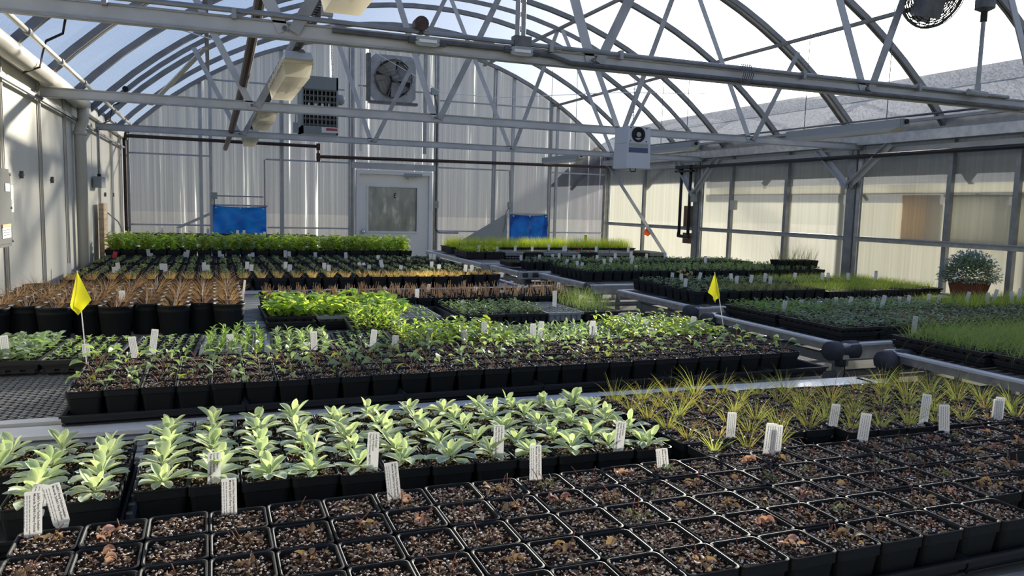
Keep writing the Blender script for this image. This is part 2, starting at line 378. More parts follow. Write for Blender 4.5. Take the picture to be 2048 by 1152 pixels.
# ribs, purlins, posts and girts
for Y in (-1.4, -.2, .98, 2.14, 3.3, 4.46, 5.67, 6.86, 8.03, 9.19, 10.32, 11.5, 12.56):
    b = MB(); sweep(b, Y-.017, .022, .055, 'rib', off=.004); sweep(b, Y+.017, .022, .055, 'rib', off=.004); sweep(b, Y, .014, .03, 'dark_steel', off=.004)
    struct('ceiling_rib', b)
for i, x in enumerate((5.63, 4.31, 1.29, -.03)):
    b = MB(); z = arcz(x)-.085
    b.bar((x, Y0+.3, z), (x, YB-.06, z), .045, .03, 'rib'); struct('ceiling_purlin', b)
def post(x, y, w, d, z1, m='galv', z0=0., name='wall_post'):
    b = MB(); b.box((x, y, (z0+z1)/2), (w, d, z1-z0), m)
    g = .006
    if w > d: b.box((x-w*.32, y-d/2-g, (z0+z1)/2), (w*.14, g*2, z1-z0), 'alu'); b.box((x+w*.32, y-d/2-g, (z0+z1)/2), (w*.14, g*2, z1-z0), 'alu')
    struct(name, b)
for x, w in ((-1.14, .06), (-.15, .05), (-.01, .045), (1.02, .06), (2.10, .09), (3.50, .075), (4.53, .06), (4.87, .05), (5.58, .06), (5.71, .04), (6.73, .13)):
    post(x, YB-.035, w, .05, arcz(min(max(x, XL+.03), XR-.03))-.03, 'galv' if w > .07 else 'galvw')
post(2.25, YB-.035, .035, .05, arcz(2.25)-.03, 'alu', DT+.3); post(3.30, YB-.035, .05, .05, arcz(3.3)-.03, 'galv', DT+.3)
def girt(x0, x1, z, name='wall_rail', r=.014, y=YB-.05):
    b = MB(); b.tube([(x0, y, z), (x1, y, z)], r, 'galvw', 6); struct(name, b)
for x0, x1, z in ((-1.18, -.02, H+.64), (.78, 2.06, H+.63), (3.53, 4.80, H+.62), (5.57, 6.70, H+.62), (-1.18, -.02, H-.40), (.80, 2.06, H-.42), (3.53, 4.80, H-.44), (5.57, 6.70, H-.44), (.0, 1.98, H+1.77), (3.55, 5.55, H+1.72), (2.2, 2.4, H+1.86), (3.12, 3.4, H+1.83)):
    girt(x0, x1, z)
b = MB(); b.tube([(2.1, YB-.05, H+.70), (3.5, YB-.05, H+.71)], .016, 'galvw', 6); struct('wall_rail', b)
b = MB(); b.box((2.8, YB-.05, H+.60), (1.42, .06, .10), 'galvw'); struct('trim_1', b)
# left wall: battens, long eave plate
for y in (3.5, 4.6, 5.62, 6.76, 7.84, 9.0, 10.0, 11.15, 12.1):
    b = MB(); b.box((XL+.003, y, (EZ-.1)/2), (.012, .034, EZ-.1), 'cream'); b.box((XL+.010, y, (EZ-.1)/2), (.006, .014, EZ-.1), 'galv'); struct('trim_2', b)
b = MB(); b.box((XL+.02, (Y0+YB)/2, EZ-.03), (.05, YB-Y0, .13), 'alu'); b.box((XL+.035, (Y0+YB)/2, H+.70), (.02, YB-Y0, .025), 'dark_steel'); struct('trim_3', b)
b = MB(); b.box((XL+.015, (Y0+YB)/2, .25), (.03, YB-Y0, .5), 'galvw'); struct('baseboard_left', b)
for y, z in ((6.11, H+.13), (7.19, H+.12), (10.5, H+.02), (11.3, H+.02)):
    b = MB(); b.box((XL+.002, y, z), (.02, .012, .05), 'dark_steel'); b.box((XL+.002, y, z), (.02, .05, .012), 'dark_steel'); struct('trim_4', b)
# right wall: columns, studs, girt, gutter beam
for y in (.8, 3.75, 6.80, 9.8): post(XR-.06, y, .085, .12, H+.9); post(XR-.06, y-.09, .05, .04, H+.9, 'alu')
for y in (2.2, 4.9, 5.59, 7.92, 9.04, 11.4): post(XR-.03, y, .05, .05, H+.9)
b = MB(); b.bar((XR-.05, Y0, H-.26), (XR-.05, YB-.1, H-.26), .05, .055, 'alu'); b.bar((XR-.08, Y0, H-.245), (XR-.08, YB-.1, H-.245), .015, .012, 'galv'); struct('wall_rail', b)
b = MB()
b.box((XR-.09, (Y0+YB)/2, H+.78), (.16, YB-Y0, .02), 'alu'); b.box((XR-.17, (Y0+YB)/2, H+.82), (.012, YB-Y0, .10), 'alu')
b.box((XR-.10, (Y0+YB)/2, H+.90), (.012, YB-Y0, .14), 'galv'); b.bar((XR-.2, Y0, H+.97), (XR-.2, YB, H+.97), .03, .03, 'galv'); struct('trim_5', b)
b = MB(); b.bar((XR-.06, Y0, H+.70), (XR-.06, YB-.1, H+.70), .04, .06, 'galvw'); struct('trim_6', b)
for y, t in ((6.78, .32), (9.78, .24), (3.75, .3)):
    for q in (-1, 1):
        b = MB(); b.angle((XR-.14, y, H+t), (XR-.12, y+q*.52, H+.76), .055, 'galvw', (1, 0, 0))
        b.box((XR-.14, y+q*.02, H+t+.02), (.02, .05, .07), 'galv'); struct('column_brace', b)
b = MB(); b.angle((XR-.10, YB-.15, H+.74), (XR-.10, 10.55, H-.70), .07, 'galvw', (1, 0, 0)); struct('column_brace', b)

# door
t = MB()
t.box((2.195, YB-.04, DT/2), (.05, .11, DT), 'doorf'); t.box((3.405, YB-.04, DT/2), (.05, .11, DT), 'doorf'); t.box((2.8, YB-.04, DT-.03), (1.16, .108, .06), 'doorf')
dr = struct('door_1', t)
x0, x1, z1 = 2.225, 3.375, DT-.05; gx0, gx1, gz0, gz1 = 2.37, 3.18, H-.455, H+.265
t = MB()
for c, d in ((((x0+gx0)/2, 0, z1/2), (gx0-x0, .045, z1)), (((x1+gx1)/2, 0, z1/2), (x1-gx1, .045, z1)), (((gx0+gx1)/2, 0, gz0/2), (gx1-gx0, .045, gz0)), (((gx0+gx1)/2, 0, (gz1+z1)/2), (gx1-gx0, .045, z1-gz1))):
    t.box((c[0], YB-.02, c[2]), d, 'door')
e = .03
t.box(((gx0+gx1)/2, YB-.047, gz0-e/2), (gx1-gx0+2*e, .02, e), 'doorf'); t.box(((gx0+gx1)/2, YB-.047, gz1+e/2), (gx1-gx0+2*e, .02, e), 'doorf')
t.box((gx0-e/2, YB-.047, (gz0+gz1)/2), (e, .02, gz1-gz0), 'doorf'); t.box((gx1+e/2, YB-.047, (gz0+gz1)/2), (e, .02, gz1-gz0), 'doorf')
t.obj('door_leaf', dr)
t = MB(); t.box(((gx0+gx1)/2, YB-.02, (gz0+gz1)/2), (gx1-gx0, .008, gz1-gz0), 'pane'); t.obj('glass', dr)
t = MB(); t.lathe([(.0, -.085), (.028, -.08), (.032, -.06), (.02, -.04), (.012, -.03), (.035, -.012), (.035, 0)], 'chrome', 16, (2.285, YB-.045, H-.465), (-pi/2, 0, 0)); t.obj('knob', dr, True)
t = MB(); t.box((3.1, YB-.085, DT-.055), (.30, .05, .05), 'boxgrey'); t.bar((3.15, YB-.10, DT-.09), (2.95, YB-.19, DT-.10), .02, .012, 'boxgrey'); t.bar((2.95, YB-.19, DT-.1), (3.02, YB-.08, DT-.12), .02, .012, 'boxgrey'); t.obj('door_closer', dr)
def text(name, s, size, m, parent, mtx, align='CENTER', font_w=1.0):
    key = ('txt', s, size, font_w)
    if key not in CACHE:
        cu = bpy.data.curves.new('t', 'FONT'); cu.body = s; cu.size = size; cu.align_x = align; cu.align_y = 'CENTER'; cu.extrude = .0002; cu.resolution_u = 2; cu.space_line = 1.02; cu.offset = .012*size*font_w
        o = bpy.data.objects.new('t', cu); COL.objects.link(o); bpy.context.view_layer.update()
        me = bpy.data.meshes.new_from_object(o.evaluated_get(bpy.context.evaluated_depsgraph_get()))
        bpy.data.objects.remove(o); me.materials.clear(); me.materials.append(M[m]); CACHE[key] = me
    o = put(name, CACHE[key], parent); o.matrix_local = mtx; return o
text('number', '3', .115, 'ink', dr, Matrix.Translation((2.81, YB-.03, H+.125)) @ Matrix.Rotation(pi/2, 4, 'X') @ Matrix.Scale(-1, 4, (1, 0, 0)), font_w=2.)

# ---------------------------------------------------------------- roof trusses
TN = [.33, 1.86, 3.70, 5.24]; TT = [-.2, 1.25, 2.8, 4.35, 5.8]
def truss(Y, label):
    t = empty('roof_truss', (2.8, Y, H+.72), label, 'roof truss', 'roof trusses')
    w = lambda p: (p[0]-2.8, p[1]-Y, p[2]-H-.72)
    c = MB(); c.bar(w((XL+.02, Y, H+.757)), w((XR-.04, Y, H+.757)), .05, .072, 'galvw'); c.bar(w((XL+.02, Y-.027, H+.724)), w((XR-.04, Y-.027, H+.724)), .012, .01, 'galv'); c.bar(w((XL+.02, Y-.027, H+.79)), w((XR-.04, Y-.027, H+.79)), .012, .01, 'galv')
    for x in TN: c.lathe([(.0, -.012), (.011, -.01), (.011, 0)], 'dark_steel', 8, w((x-.02, Y-.05, H+.76)), (-pi/2, 0, 0))
    c.obj('bottom_chord', t)
    a = MB(); sweep(a, Y+.06, .03, .05, 'rib', off=.01)
    for i, v in enumerate(a.v): a.v[i] = w(v)
    a.obj('arch', t)
    for i, x in enumerate(TN):
        for k, xt in ((-1, TT[i]), (1, TT[i+1])):
            p = (x+k*.02, Y-.03-.012*(k > 0), H+.75); q = (xt-k*.03, Y-.03-.012*(k > 0), arcz(xt)-.06)
            m_ = MB(); d_ = (Vector(q)-Vector(p)).normalized()
            m_.bar(w(p), w(q), .052, .006, 'galvw' if k < 0 else 'galv', (0, 1, 0)); m_.bar(w((p[0]+.02, p[1]+.02, p[2])), w((q[0]+.02, q[1]+.02, q[2])), .006, .035, 'galv', (0, 1, 0))
            m_.obj('web_brace', t)
    return t
truss(3.70, 'nearest roof truss, carrying the conduit with two oval fittings')
truss(6.72, 'middle roof truss, just behind the hanging white sensor box')
truss(9.66, 'roof truss closest to the end wall, in front of the unit heater')
# braces near the gable corners
b = MB(); b.bar((-.75, 11.6, arcz(-.75)-.1), (-.05, 9.8, arcz(-.05)-.12), .06, .02, 'cream'); o = b.obj('roof_brace', label='tan diagonal roof brace under the blue film above the plain eave', category='brace')
b = MB(); b.bar((6.55, 12.5, arcz(6.55)-.08), (5.7, 12.4, arcz(5.7)-.1), .05, .02, 'galv'); b.obj('roof_brace', label='grey diagonal roof brace at the gable corner above the leaning strut', category='brace')
# the long conduit on the nearest truss with two oval conduit bodies and its cable ties
t = empty('conduit_run', (0, 3.62, H+.8), 'steel conduit run with two oval fittings along the nearest truss', 'conduit'); w = lambda p: (p[0], p[1]-3.62, p[2]-H-.8)
c = MB(); zc = H+.815
c.tube([w((-1.1, 3.655, zc)), w((.2, 3.655, zc)), w((.86, 3.655, zc-.005)), w((1.5, 3.655, zc-.01)), w((4.9, 3.655, H+.80))], .012, 'galv'); c.obj('upper_tube', t)
c = MB(); c.tube([w((.52, 3.655, H+.775)), w((1.42, 3.655, H+.77)), w((1.62, 3.655, H+.76)), w((1.72, 3.655, H+.735)), w((5.05, 3.655, H+.735))], .012, 'dark_steel'); c.obj('lower_tube', t)
for x in (.96, 1.44):
    c = MB()
    for i in range(2): c.lathe([(0, -.016), (.021, -.014), (.024, 0)], 'boxgrey', 16, w((x+(-.04, .04)[i], 3.645, H+.765)), (-pi/2, 0, 0))
    c.box(w((x, 3.638, H+.765)), (.08, .014, .046), 'boxgrey'); q = c.obj('conduit_body', t)
    c = MB(); c.box(w((x, 3.628, H+.765)), (.085, .008, .014), 'white'); c.obj('cover_plate', q)
    c = MB(); c.tube([w((x-.09, 3.645, H+.768)), w((x-.055, 3.645, H+.766))], .017, 'dark_steel', 6); c.tube([w((x+.055, 3.645, H+.765)), w((x+.09, 3.645, H+.763))], .017, 'dark_steel', 6); c.obj('coupling', q)
c = MB(); c.lathe([(.0, -.03), (.034, -.03), (.034, .03), (0, .03)], 'rust', 14, w((.93, 3.66, H+.845)), (pi/2, 0, 0)); c.lathe([(.02, 0), (.02, .05)], 'rust', 10, w((.93, 3.66, H+.80))); c.obj('round_box', t)
for x in (2.78,):
    c = MB()
    for k in range(6): c.tube([w((x-.03+.012*k, 3.63, H+.71)), w((x-.035+.013*k, 3.60, H+.76)), w((x-.03+.012*k, 3.63, H+.82))], .003, 'dark_steel', 5)
    c.obj('cable_tie', t)
for x in (-.4, .1, 1.6, 2.0, 3.2, 4.1):
    c = MB(); c.box(w((x, 3.65, H+.80)), (.02, .03, .045), 'galv'); c.obj('strap', t)
b = MB()
for dx in (0, .032): b.tube([(1.43+dx, 3.68, H+.78), (1.43+dx, 3.68, arcz(1.43)-.1)], .0125, 'galv')
b.box((1.445, 3.66, H+.815), (.09, .05, .05), 'dark_steel'); b.obj('conduit_drop', label='pair of upright steel conduits rising from the nearest truss', category='conduit')

# ---------------------------------------------------------------- lamps on the strut, gas pipe
t = empty('lamp_strut', (.5, 4, H+.95), 'slotted dark steel strut that carries the four enclosed lamps', 'strut')
c = MB()
c.bar((-.022, -2, 0), (-.022, 8.2, 0), .006, .045, 'dark_steel'); c.bar((.022, -2, 0), (.022, 8.2, 0), .006, .045, 'dark_steel')
y = -2
while y < 8.2: c.box((0, y, .022), (.046, .032, .004), 'dark_steel'); y += .055
c.obj('channel', t)
for y in (-.32, 2.74, 5.66):
    c = MB(); c.box((0, y, -.06), (.05, .03, .10), 'galv'); c.obj('hanger', t)
names = ['enclosed lamp at the top edge, largest of the four in the row', 'second enclosed lamp along the row, over the middle truss', 'third enclosed lamp along the row, with a cable to the heater', 'smallest enclosed lamp of the row, nearest the end wall']
for i, (ya, yb) in enumerate(((2.05, 3.28), (4.95, 6.2), (7.8, 9.0), (10.6, 11.8))):
    L = yb-ya; t = empty('enclosed_lamp', (.5, (ya+yb)/2, H+.80), names[i], 'lamp', 'lamps on the slotted strut')
    c = MB(); c.box((0, 0, .075), (.15, L, .055), 'cream', taper=1.12); c.box((0, 0, .04), (.185, L+.02, .016), 'cream')
    for k in range(6): c.box((.09, -L/2+.1+k*(L-.2)/5, .045), (.02, .035, .04), 'cream'); c.box((-.09, -L/2+.1+k*(L-.2)/5, .045), (.02, .035, .04), 'cream')
    c.obj('housing', t)
    c = MB(); pr = [(-.085, .034), (-.072, -.045), (.072, -.045), (.085, .034)]
    vs = [(x*k, y_, z) for y_, k in ((-L/2, 1), (L/2, 1)) for x, z in pr]
    vs = [(x, (-L/2+.035 if z < 0 else -L/2) if y_ < 0 else (L/2-.035 if z < 0 else L/2), z) for x, y_, z in vs]
    c.add(vs, [(0, 1, 5, 4), (1, 2, 6, 5), (2, 3, 7, 6), (0, 3, 2, 1), (4, 5, 6, 7)], 'diff'); c.obj('diffuser', t)
    c = MB(); c.tube([(-.03, -L/2+.06, .01), (-.03, L/2-.06, .01)], .013, 'white', 8); c.tube([(.03, -L/2+.06, .01), (.03, L/2-.06, .01)], .013, 'white', 8); c.obj('fluorescent_tube', t)
    c = MB(); c.lathe([(0, -.05), (.022, -.05), (.022, .02), (0, .02)], 'dark_steel', 10, (.02, -L/2+.01, .095), (pi/2, 0, 0))
    c.box((0, -L/2+.12, .12), (.04, .03, .06), 'dark_steel'); c.box((0, L/2-.12, .12), (.04, .03, .06), 'dark_steel'); c.obj('bracket', t)
t = MB(); t.tube([(.30, 3.5, arcz(.3)-.9), (.30, 3.9, H+1.32), (.25, 6.7, H+.93), (.22, 9.6, H+.79), (.20, YB-.1, H+.76)], .034, 'rust', 10)
t.obj('gas_pipe', label='brown iron gas pipe running lengthwise under the roof beside the lamps', category='pipe')
t = MB(); yp = YB-.20
t.tube([(-1.16, yp, .1), (-1.16, yp, H+.82), (-1.13, yp, H+.865), (-1.08, yp, H+.87), (1.55, yp, H+.855), (1.56, yp, H+.69), (1.6, yp, H+.70), (6.6, yp, H+.75)], .026, 'rust', 8)
for p in ((1.56, yp, H+.85), (1.56, yp, H+.70), (-1.15, yp, H+.86)): t.tube([(p[0], p[1], p[2]-.05), (p[0], p[1], p[2]+.05)], .036, 'rust', 8)
t.tube([(1.56, yp, H+.70), (1.56, yp, H+.62)], .03, 'rust', 8)
t.obj('gas_pipe', label='brown iron gas pipe across the end wall with a short drop', category='pipe')

# ---------------------------------------------------------------- unit heater
hx, hy, hz = 1.40, 11.0, H+1.31
t = empty('unit_heater', (hx, hy, hz), 'grey green unit heater with a louvred face hanging on chains', 'heater')
c = MB(); W_, D_, T_ = .49, .55, .78
c.box((0, D_/2, .305), (W_, D_, .17), 'heater'); c.box((0, D_/2, -.335), (W_, D_, .11), 'heater'); c.box((-W_/2+.012, D_/2, 0), (.024, D_, T_), 'heater'); c.box((W_/2-.012, D_/2, 0), (.024, D_, T_), 'heater'); c.box((0, D_-.01, 0), (W_, .02, T_), 'heater')
c.obj('cabinet', t)
c = MB(); c.box((0, .12, -.03), (W_-.05, .01, .52), 'dark')
for k in range(4): c.tube([(-.14+.09*k, .09, -.03), (-.14+.09*k, .09, .07)], .022, 'chrome', 8)
c.obj('burner_chamber', t)
for k in range(7):
    c = MB(); c.bar((-W_/2+.03, .012, -.26+k*.078), (W_/2-.03, .012, -.26+k*.078), .03, .004, 'heater', (0, .6, .8)); c.obj('louver', t)
c = MB()
for k in range(8): c.box((-W_/2+.055+k*.0545, .03, -.03), (.006, .02, .52), 'cream')
c.obj('grille', t)
c = MB(); c.box((.13, -.004, -.325), (.22, .006, .075), 'paperlabel'); q = c.obj('warning_label', t)
c = MB(); c.box((.155, -.009, -.315), (.15, .004, .034), 'labelred'); c.obj('red_band', q)
c = MB(); c.lathe([(0, -.06), (.05, -.06), (.075, -.03), (.075, .03)], 'boxgrey', 16, (W_/2+.05, .2, .12), (0, -pi/2, 0)); c.obj('vent_motor', t, True)
for x in (-.2, .2):
    c = MB()
    for k in range(16): c.lathe([(.012, -.004), (.016, 0), (.012, .004)], 'galv', 6, (x, .25, .41+.04*k), (pi/2 if k % 2 else 0, pi/2, 0))
    c.tube([(x, .25, .39), (x, .25, 1.05)], .003, 'galv', 5); c.obj('chain', t)
c = MB(); c.box((-W_/2-.07, .1, -.31), (.07, .08, .14), 'boxgrey'); c.tube([(-W_/2-.07, .1, -.24), (-W_/2-.07, .06, -.02), (-W_/2-.16, 0, -.13), (-W_/2-.42, -.6, -.18)], .008, 'galv', 6); c.obj('switch_box', t)
# ---------------------------------------------------------------- exhaust fan on the end wall
t = empty('exhaust_fan', (2.755, YB-.09, H+2.0), 'round dusty exhaust fan in a square galvanised panel, high over the door', 'fan')
c = MB(); nn = 28
vs = []; fs = []; hw = .37
for k in range(nn):
    a = 2*pi*k/nn; vs.append((.30*cos(a), 0, .30*sin(a))); q = max(abs(cos(a)), abs(sin(a))); vs.append((hw*cos(a)/q, 0, hw*sin(a)/q))
for k in range(nn): fs.append((2*k, 2*k+1, (2*k+3) % (2*nn), (2*k+2) % (2*nn)))
c.add(vs, fs, 'galv'); c.box((-hw-.03, .03, 0), (.06, .12, .74), 'dark_steel'); c.box((0, .02, -hw-.015), (.80, .12, .04), 'dark_steel'); c.obj('panel', t)
c = MB(); c.lathe([(.30, -.01), (.33, -.03), (.335, -.05), (.31, -.055), (.30, .06)], 'fanmetal', 32, (0, 0, 0), (pi/2, 0, 0)); c.obj('shroud', t, True)
c = MB(); c.disc((0, .075, 0), .31, 'fandark', 28, (pi/2, 0, 0))
for k in range(6): c.box((0, .06, -.25+k*.1), (.56, .02, .006), 'fanmetal')
c.obj('shutter', t)
for k in range(4):
    c = MB(); a = k*pi/2+.5
    vs = []
    for i in range(5):
        r = .05+.055*i; wd = .06+.035*i
        for q in (-1, 1): vs.append((r*cos(a)-q*wd*sin(a), .02+q*.035, r*sin(a)+q*wd*cos(a)))
    c.add(vs, [(2*i, 2*i+1, 2*i+3, 2*i+2) for i in range(4)], 'fanmetal'); c.obj('blade', t)
c = MB(); c.lathe([(0, -.12), (.06, -.12), (.075, -.10), (.075, .0), (0, 0)], 'fanmetal', 16, (0.05, 0, .03), (pi/2, 0, 0)); c.obj('motor', t, True)
for k in range(6):
    a = k*pi/3+.2; c = MB(); c.bar((.06*cos(a), -.05, .06*sin(a)), (.33*cos(a), -.05, .33*sin(a)), .012, .012, 'dark_steel'); c.obj('guard_rod', t)
# fan power boxes and conduit beside the door
t = MB(); t.box((3.44, YB-.10, H+1.85), (.11, .08, .11), 'boxgrey'); t.tube([(3.44, YB-.085, H+1.8), (3.5, YB-.085, H+1.6), (3.5, YB-.085, H-.4), (3.55, YB-.085, H-.47), (3.9, YB-.085, H-.47)], .012, 'dark_steel', 6)
t.obj('junction_box', label='grey junction box with conduit beside the exhaust fan, high on the end wall', category='electrical box')
t = MB(); t.box((3.49, YB-.12, H+.0), (.07, .06, .12), 'boxgrey'); t.box((3.49, YB-.152, H+.0), (.05, .006, .08), 'galv'); t.obj('light_switch', label='small grey switch box on the post beside the white door', category='switch')
t = MB(); t.box((4.82, YB-.11, H+.03), (.08, .06, .10), 'boxgrey'); t.tube([(4.80, YB-.10, H+.62), (4.82, YB-.10, H-.0), (4.75, YB-.1, H-.1), (4.75, YB-.1, H-.3), (4.72, YB-.1, H-.44)], .011, 'galv', 6); t.obj('outlet_box', label='grey outlet box over the blue tarp at the door', category='electrical box')
t = MB(); t.box((.03, YB-.11, H+.05), (.09, .06, .10), 'boxgrey'); t.tube([(.03, YB-.1, H+.0), (.03, YB-.1, H-.10)], .012, 'dark_steel', 6); t.tube([(.07, YB-.1, H+.05), (.74, YB-.1, H+.05)], .010, 'galv', 6); t.tube([(.76, YB-.1, H+.62), (.76, YB-.1, H-.1)], .012, 'galv', 6)
t.obj('outlet_box', label='grey outlet box with pipes above the large blue tarp', category='electrical box')
# blue tarps
def tarp(x0, x1, z0, z1, label):
    t = empty('blue_tarp', ((x0+x1)/2, YB-.12, z1), label, 'tarp'); c = MB(); n = 16; g = random.Random(int(x0*100)); vs = []
    for j in range(n+1):
        for i in range(n+1):
            u, v = i/n, j/n; x = (u-.5)*(x1-x0); z = -v*(z1-z0)
            y = .028*sin(9*u+5*v)+.030*sin(17*(u-.55*v)+1)*(.3+v)+.02*sin(7*v+14*u*v)+g.uniform(-.003, .003)
            vs.append((x, y, z-.015*sin(pi*u)*(j == 0)))
    c.add(vs, [(j*(n+1)+i, j*(n+1)+i+1, (j+1)*(n+1)+i+1, (j+1)*(n+1)+i) for j in range(n) for i in range(n)], 'tarp'); c.obj('sheet', t, True)
    c = MB(); c.tube([((x0-x1)/2-.02, .03, .01), ((x1-x0)/2+.02, .03, .01)], .016, 'galvw', 6); c.obj('hanging_rod', t)
    c = MB()
    for k in range(3): c.lathe([(.008, 0), (.014, .003), (.008, .006)], 'chrome', 10, ((k-1)*(x1-x0)*.44, -.025, -.03), (pi/2, 0, 0))
    c.obj('grommet', t)
tarp(.01, .78, H-.85, H-.10, 'large creased blue tarp hung low on the end wall behind the leafy pots')
tarp(4.83, 5.53, H-.85, H-.13, 'smaller blue tarp behind the lime green grass trays')
b = MB(); b.box((-.25, YB-.06, H-.33), (.55, .02, .04), 'galvw', (0, -.45, 0)); b.obj('vent_flap', label='pale sloping flap beside the large blue tarp', category='flap')
b = MB(); b.add([(3.95, YB-.09, H-.6), (4.78, YB-.09, H-.6), (4.78, YB-.09, H-.12), (3.95, YB-.06, H-.6), (4.78, YB-.06, H-.6), (4.78, YB-.06, H-.12)], [(0, 1, 2), (5, 4, 3), (0, 3, 4, 1), (1, 4, 5, 2), (2, 5, 3, 0)], 'boxgrey'); b.obj('vent_flap', label='grey triangular duct side beside the smaller blue tarp', category='flap')

# ---------------------------------------------------------------- left wall fittings
t = MB(); gx = XL+.085
t.tube([(gx, -1.5, H+.86), (gx, 8.25, H+.86), (gx, 8.36, H+.855)], .062, 'pvc', 14)
t.tube([(gx, 8.30, H+.86), (gx, 8.30, H+.7), (gx-.03, 8.30, H+.62), (gx-.03, 8.30, .1)], .05, 'pvc', 12); t.tube([(gx-.03, 8.30, H+.60), (gx-.03, 8.30, H+.56)], .058, 'pvc', 12)
t.obj('drain_pipe', None, True, label='thick cream drain pipe along the eave that turns down the white wall', category='pipe')
t = MB(); t.tube([(XL+.18, -1.5, H+.975), (XL+.18, 12.4, H+.975)], .017, 'pvc', 8)
for y in (4.5, 5.5, 6.6, 7.7, 8.8, 9.9, 11.0): t.tube([(XL+.18, y-.04, H+.975), (XL+.18, y+.04, H+.975)], .024, 'boxgrey', 8)
t.obj('water_pipe', None, True, label='thin cream pipe with grey couplings just above the drain pipe', category='pipe')
for i, (y, lab) in enumerate(((5.95, 'black pulley clamp hooked round the drain pipe'), (9.7, 'small black pulley hook on the eave behind the downspout'))):
    t = MB()
    t.tube([(XL+.32, y, H+1.17), (XL+.30, y, H+1.06), (XL+.2, y, H+1.0)], .009, 'dark', 6); t.lathe([(0, -.02), (.03, -.018), (.03, .018), (0, .02)], 'dark', 10, (XL+.32, y, H+1.19), (pi/2, 0, 0))
    t.tube([(XL+.2, y, H+1.0), (XL+.17, y+.05, H+.93), (XL+.16, y, H+.83), (XL+.06, y, H+.785)], .007, 'rust', 6); t.obj('pulley_hook', label=lab, category='hook')
t = MB(); g = [(XL+.30, 4.3, H+1.12), (XL+.45, 5.6, H+1.16), (-.3, 6.9, H+1.36), (.1, 7.2, H+1.33)]; t.tube(g, .005, 'white', 5); t.obj('cable', label='thin pale cable slung across the blue roof film from the eave', category='cable')
t = MB(); t.tube([(2.2, 12.0, H+2.35), (3.0, 12.1, H+2.0), (3.5, 12.3, H+1.8), (4.2, 11.5, H+1.68), (5.3, 9.7, H+1.62), (5.9, 8.5, H+1.5)], .005, 'white', 5); t.obj('cable', label='pale cable slung across in front of the exhaust fan', category='cable')
t = MB(); t.tube([(6.6, 12.3, H+1.25), (6.65, 4.2, H+1.27)], .006, 'dark_steel', 5); t.obj('tension_wire', label='dark tension wire running lengthwise below the grey outer roof', category='wire')
t = empty('electrical_panel', (XL+.06, 4.92, H-.08), 'grey electrical panel with an orange warning label on the white wall', 'electrical panel')
c = MB(); c.box((0, 0, 0), (.10, .62, .44), 'boxmid'); c.box((.055, 0, 0), (.012, .58, .40), 'boxmid'); c.obj('box', t)
c = MB(); c.box((.063, .14, -.13), (.003, .19, .075), 'paperlabel'); q = c.obj('warning_label', t)
c = MB(); c.box((.065, .14, -.10), (.003, .19, .02), 'labelorange'); c.obj('orange_band', q)
c = MB()
for k in range(3): c.box((.066, .14, -.122-.014*k), (.002, .15, .004), 'ink')
c.obj('small_print', q)
c = MB(); c.box((.063, .2, .115), (.003, .10, .045), 'labellime'); c.obj('green_sticker', t)
c = MB()
for y, z in ((.28, .19), (.28, -.19), (.28, .0)): c.lathe([(0, .006), (.008, .005), (.008, 0)], 'chrome', 8, (.061, y, z), (0, pi/2, 0))
c.obj('screw', t)
t = MB(); t.box((XL+.05, 5.5, H-.03), (.006, .20, .165), 'packet'); t.box((XL+.054, 5.46, H+.01), (.004, .07, .05), 'paperlabel'); t.box((XL+.054, 5.51, H-.05), (.004, .07, .03), 'labelred'); t.obj('seed_packet', label='printed seed packet hung beside the grey electrical panel', category='packet')
t = empty('junction_box', (XL+.05, 9.6, H+.15), 'small grey junction box with an upright conduit on the white wall', 'electrical box')
c = MB(); c.box((0, 0, 0), (.08, .34, .12), 'boxgrey'); c.obj('box', t); c = MB(); c.tube([(0, 0, .06), (0, 0, .6)], .014, 'galv', 6); c.lathe([(.02, .06), (.02, .09)], 'dark', 8); c.obj('conduit', t)
t = MB(); t.box((XL+.06, 9.75, (H-.08)/2), (.05, .36, H-.08), 'wood'); t.obj('wood_board', label='rough pale wooden board standing against the white wall', category='board')
t = MB(); t.tube([(XL+.09, 9.9, H-.19), (XL+.14, 10.4, H-.30), (XL+.12, 11.3, H-.5)], .008, 'galv', 5); t.obj('cord', label='grey cord slanting down from the wooden board', category='cord')

# ---------------------------------------------------------------- right side fittings
t = empty('sensor_box', (3.66, 6.3, H+.57), 'pale grey ventilated sensor box hanging from the roof on a chain', 'sensor box')
c = MB(); c.box((0, .09, 0), (.235, .24, .38), 'sensor', taper=1.06); c.box((.0, .09, .045), (.245, .25, .01), 'sensor'); c.obj('housing', t)
c = MB(); c.lathe([(.0, -.004), (.028, -.006), (.03, 0), (.045, 0), (.047, -.008), (.068, -.008), (.07, 0)], 'dark', 24, (-.01, -.032, .115), (-pi/2, 0, 0)); q = c.obj('fan_grille', t)
c = MB(); c.lathe([(0, -.012), (.022, -.011), (.024, 0)], 'boxgrey', 16, (-.01, -.036, .115), (-pi/2, 0, 0)); c.obj('hub', q)
c = MB(); c.box((-.005, -.033, -.025), (.2, .008, .045), 'sensord'); c.obj('display_band', t)
c = MB(); c.box((-.005, -.033, .02), (.2, .006, .03), 'boxgrey'); c.obj('panel', t)
c = MB()
for x in (-.09, .075):
    for z in (.175, .055): c.lathe([(0, -.006), (.006, -.005), (.006, 0)], 'dark', 8, (x, -.031, z), (-pi/2, 0, 0))
c.obj('screw', t)
c = MB()
for k in range(12): c.lathe([(.008, -.003), (.012, 0), (.008, .003)], 'galv', 6, (0, .09, .21+.03*k), (pi/2 if k % 2 else 0, pi/2, 0))
c.tube([(0, .09, .19), (0, .09, .66)], .003, 'galv', 5); c.obj('chain', t)
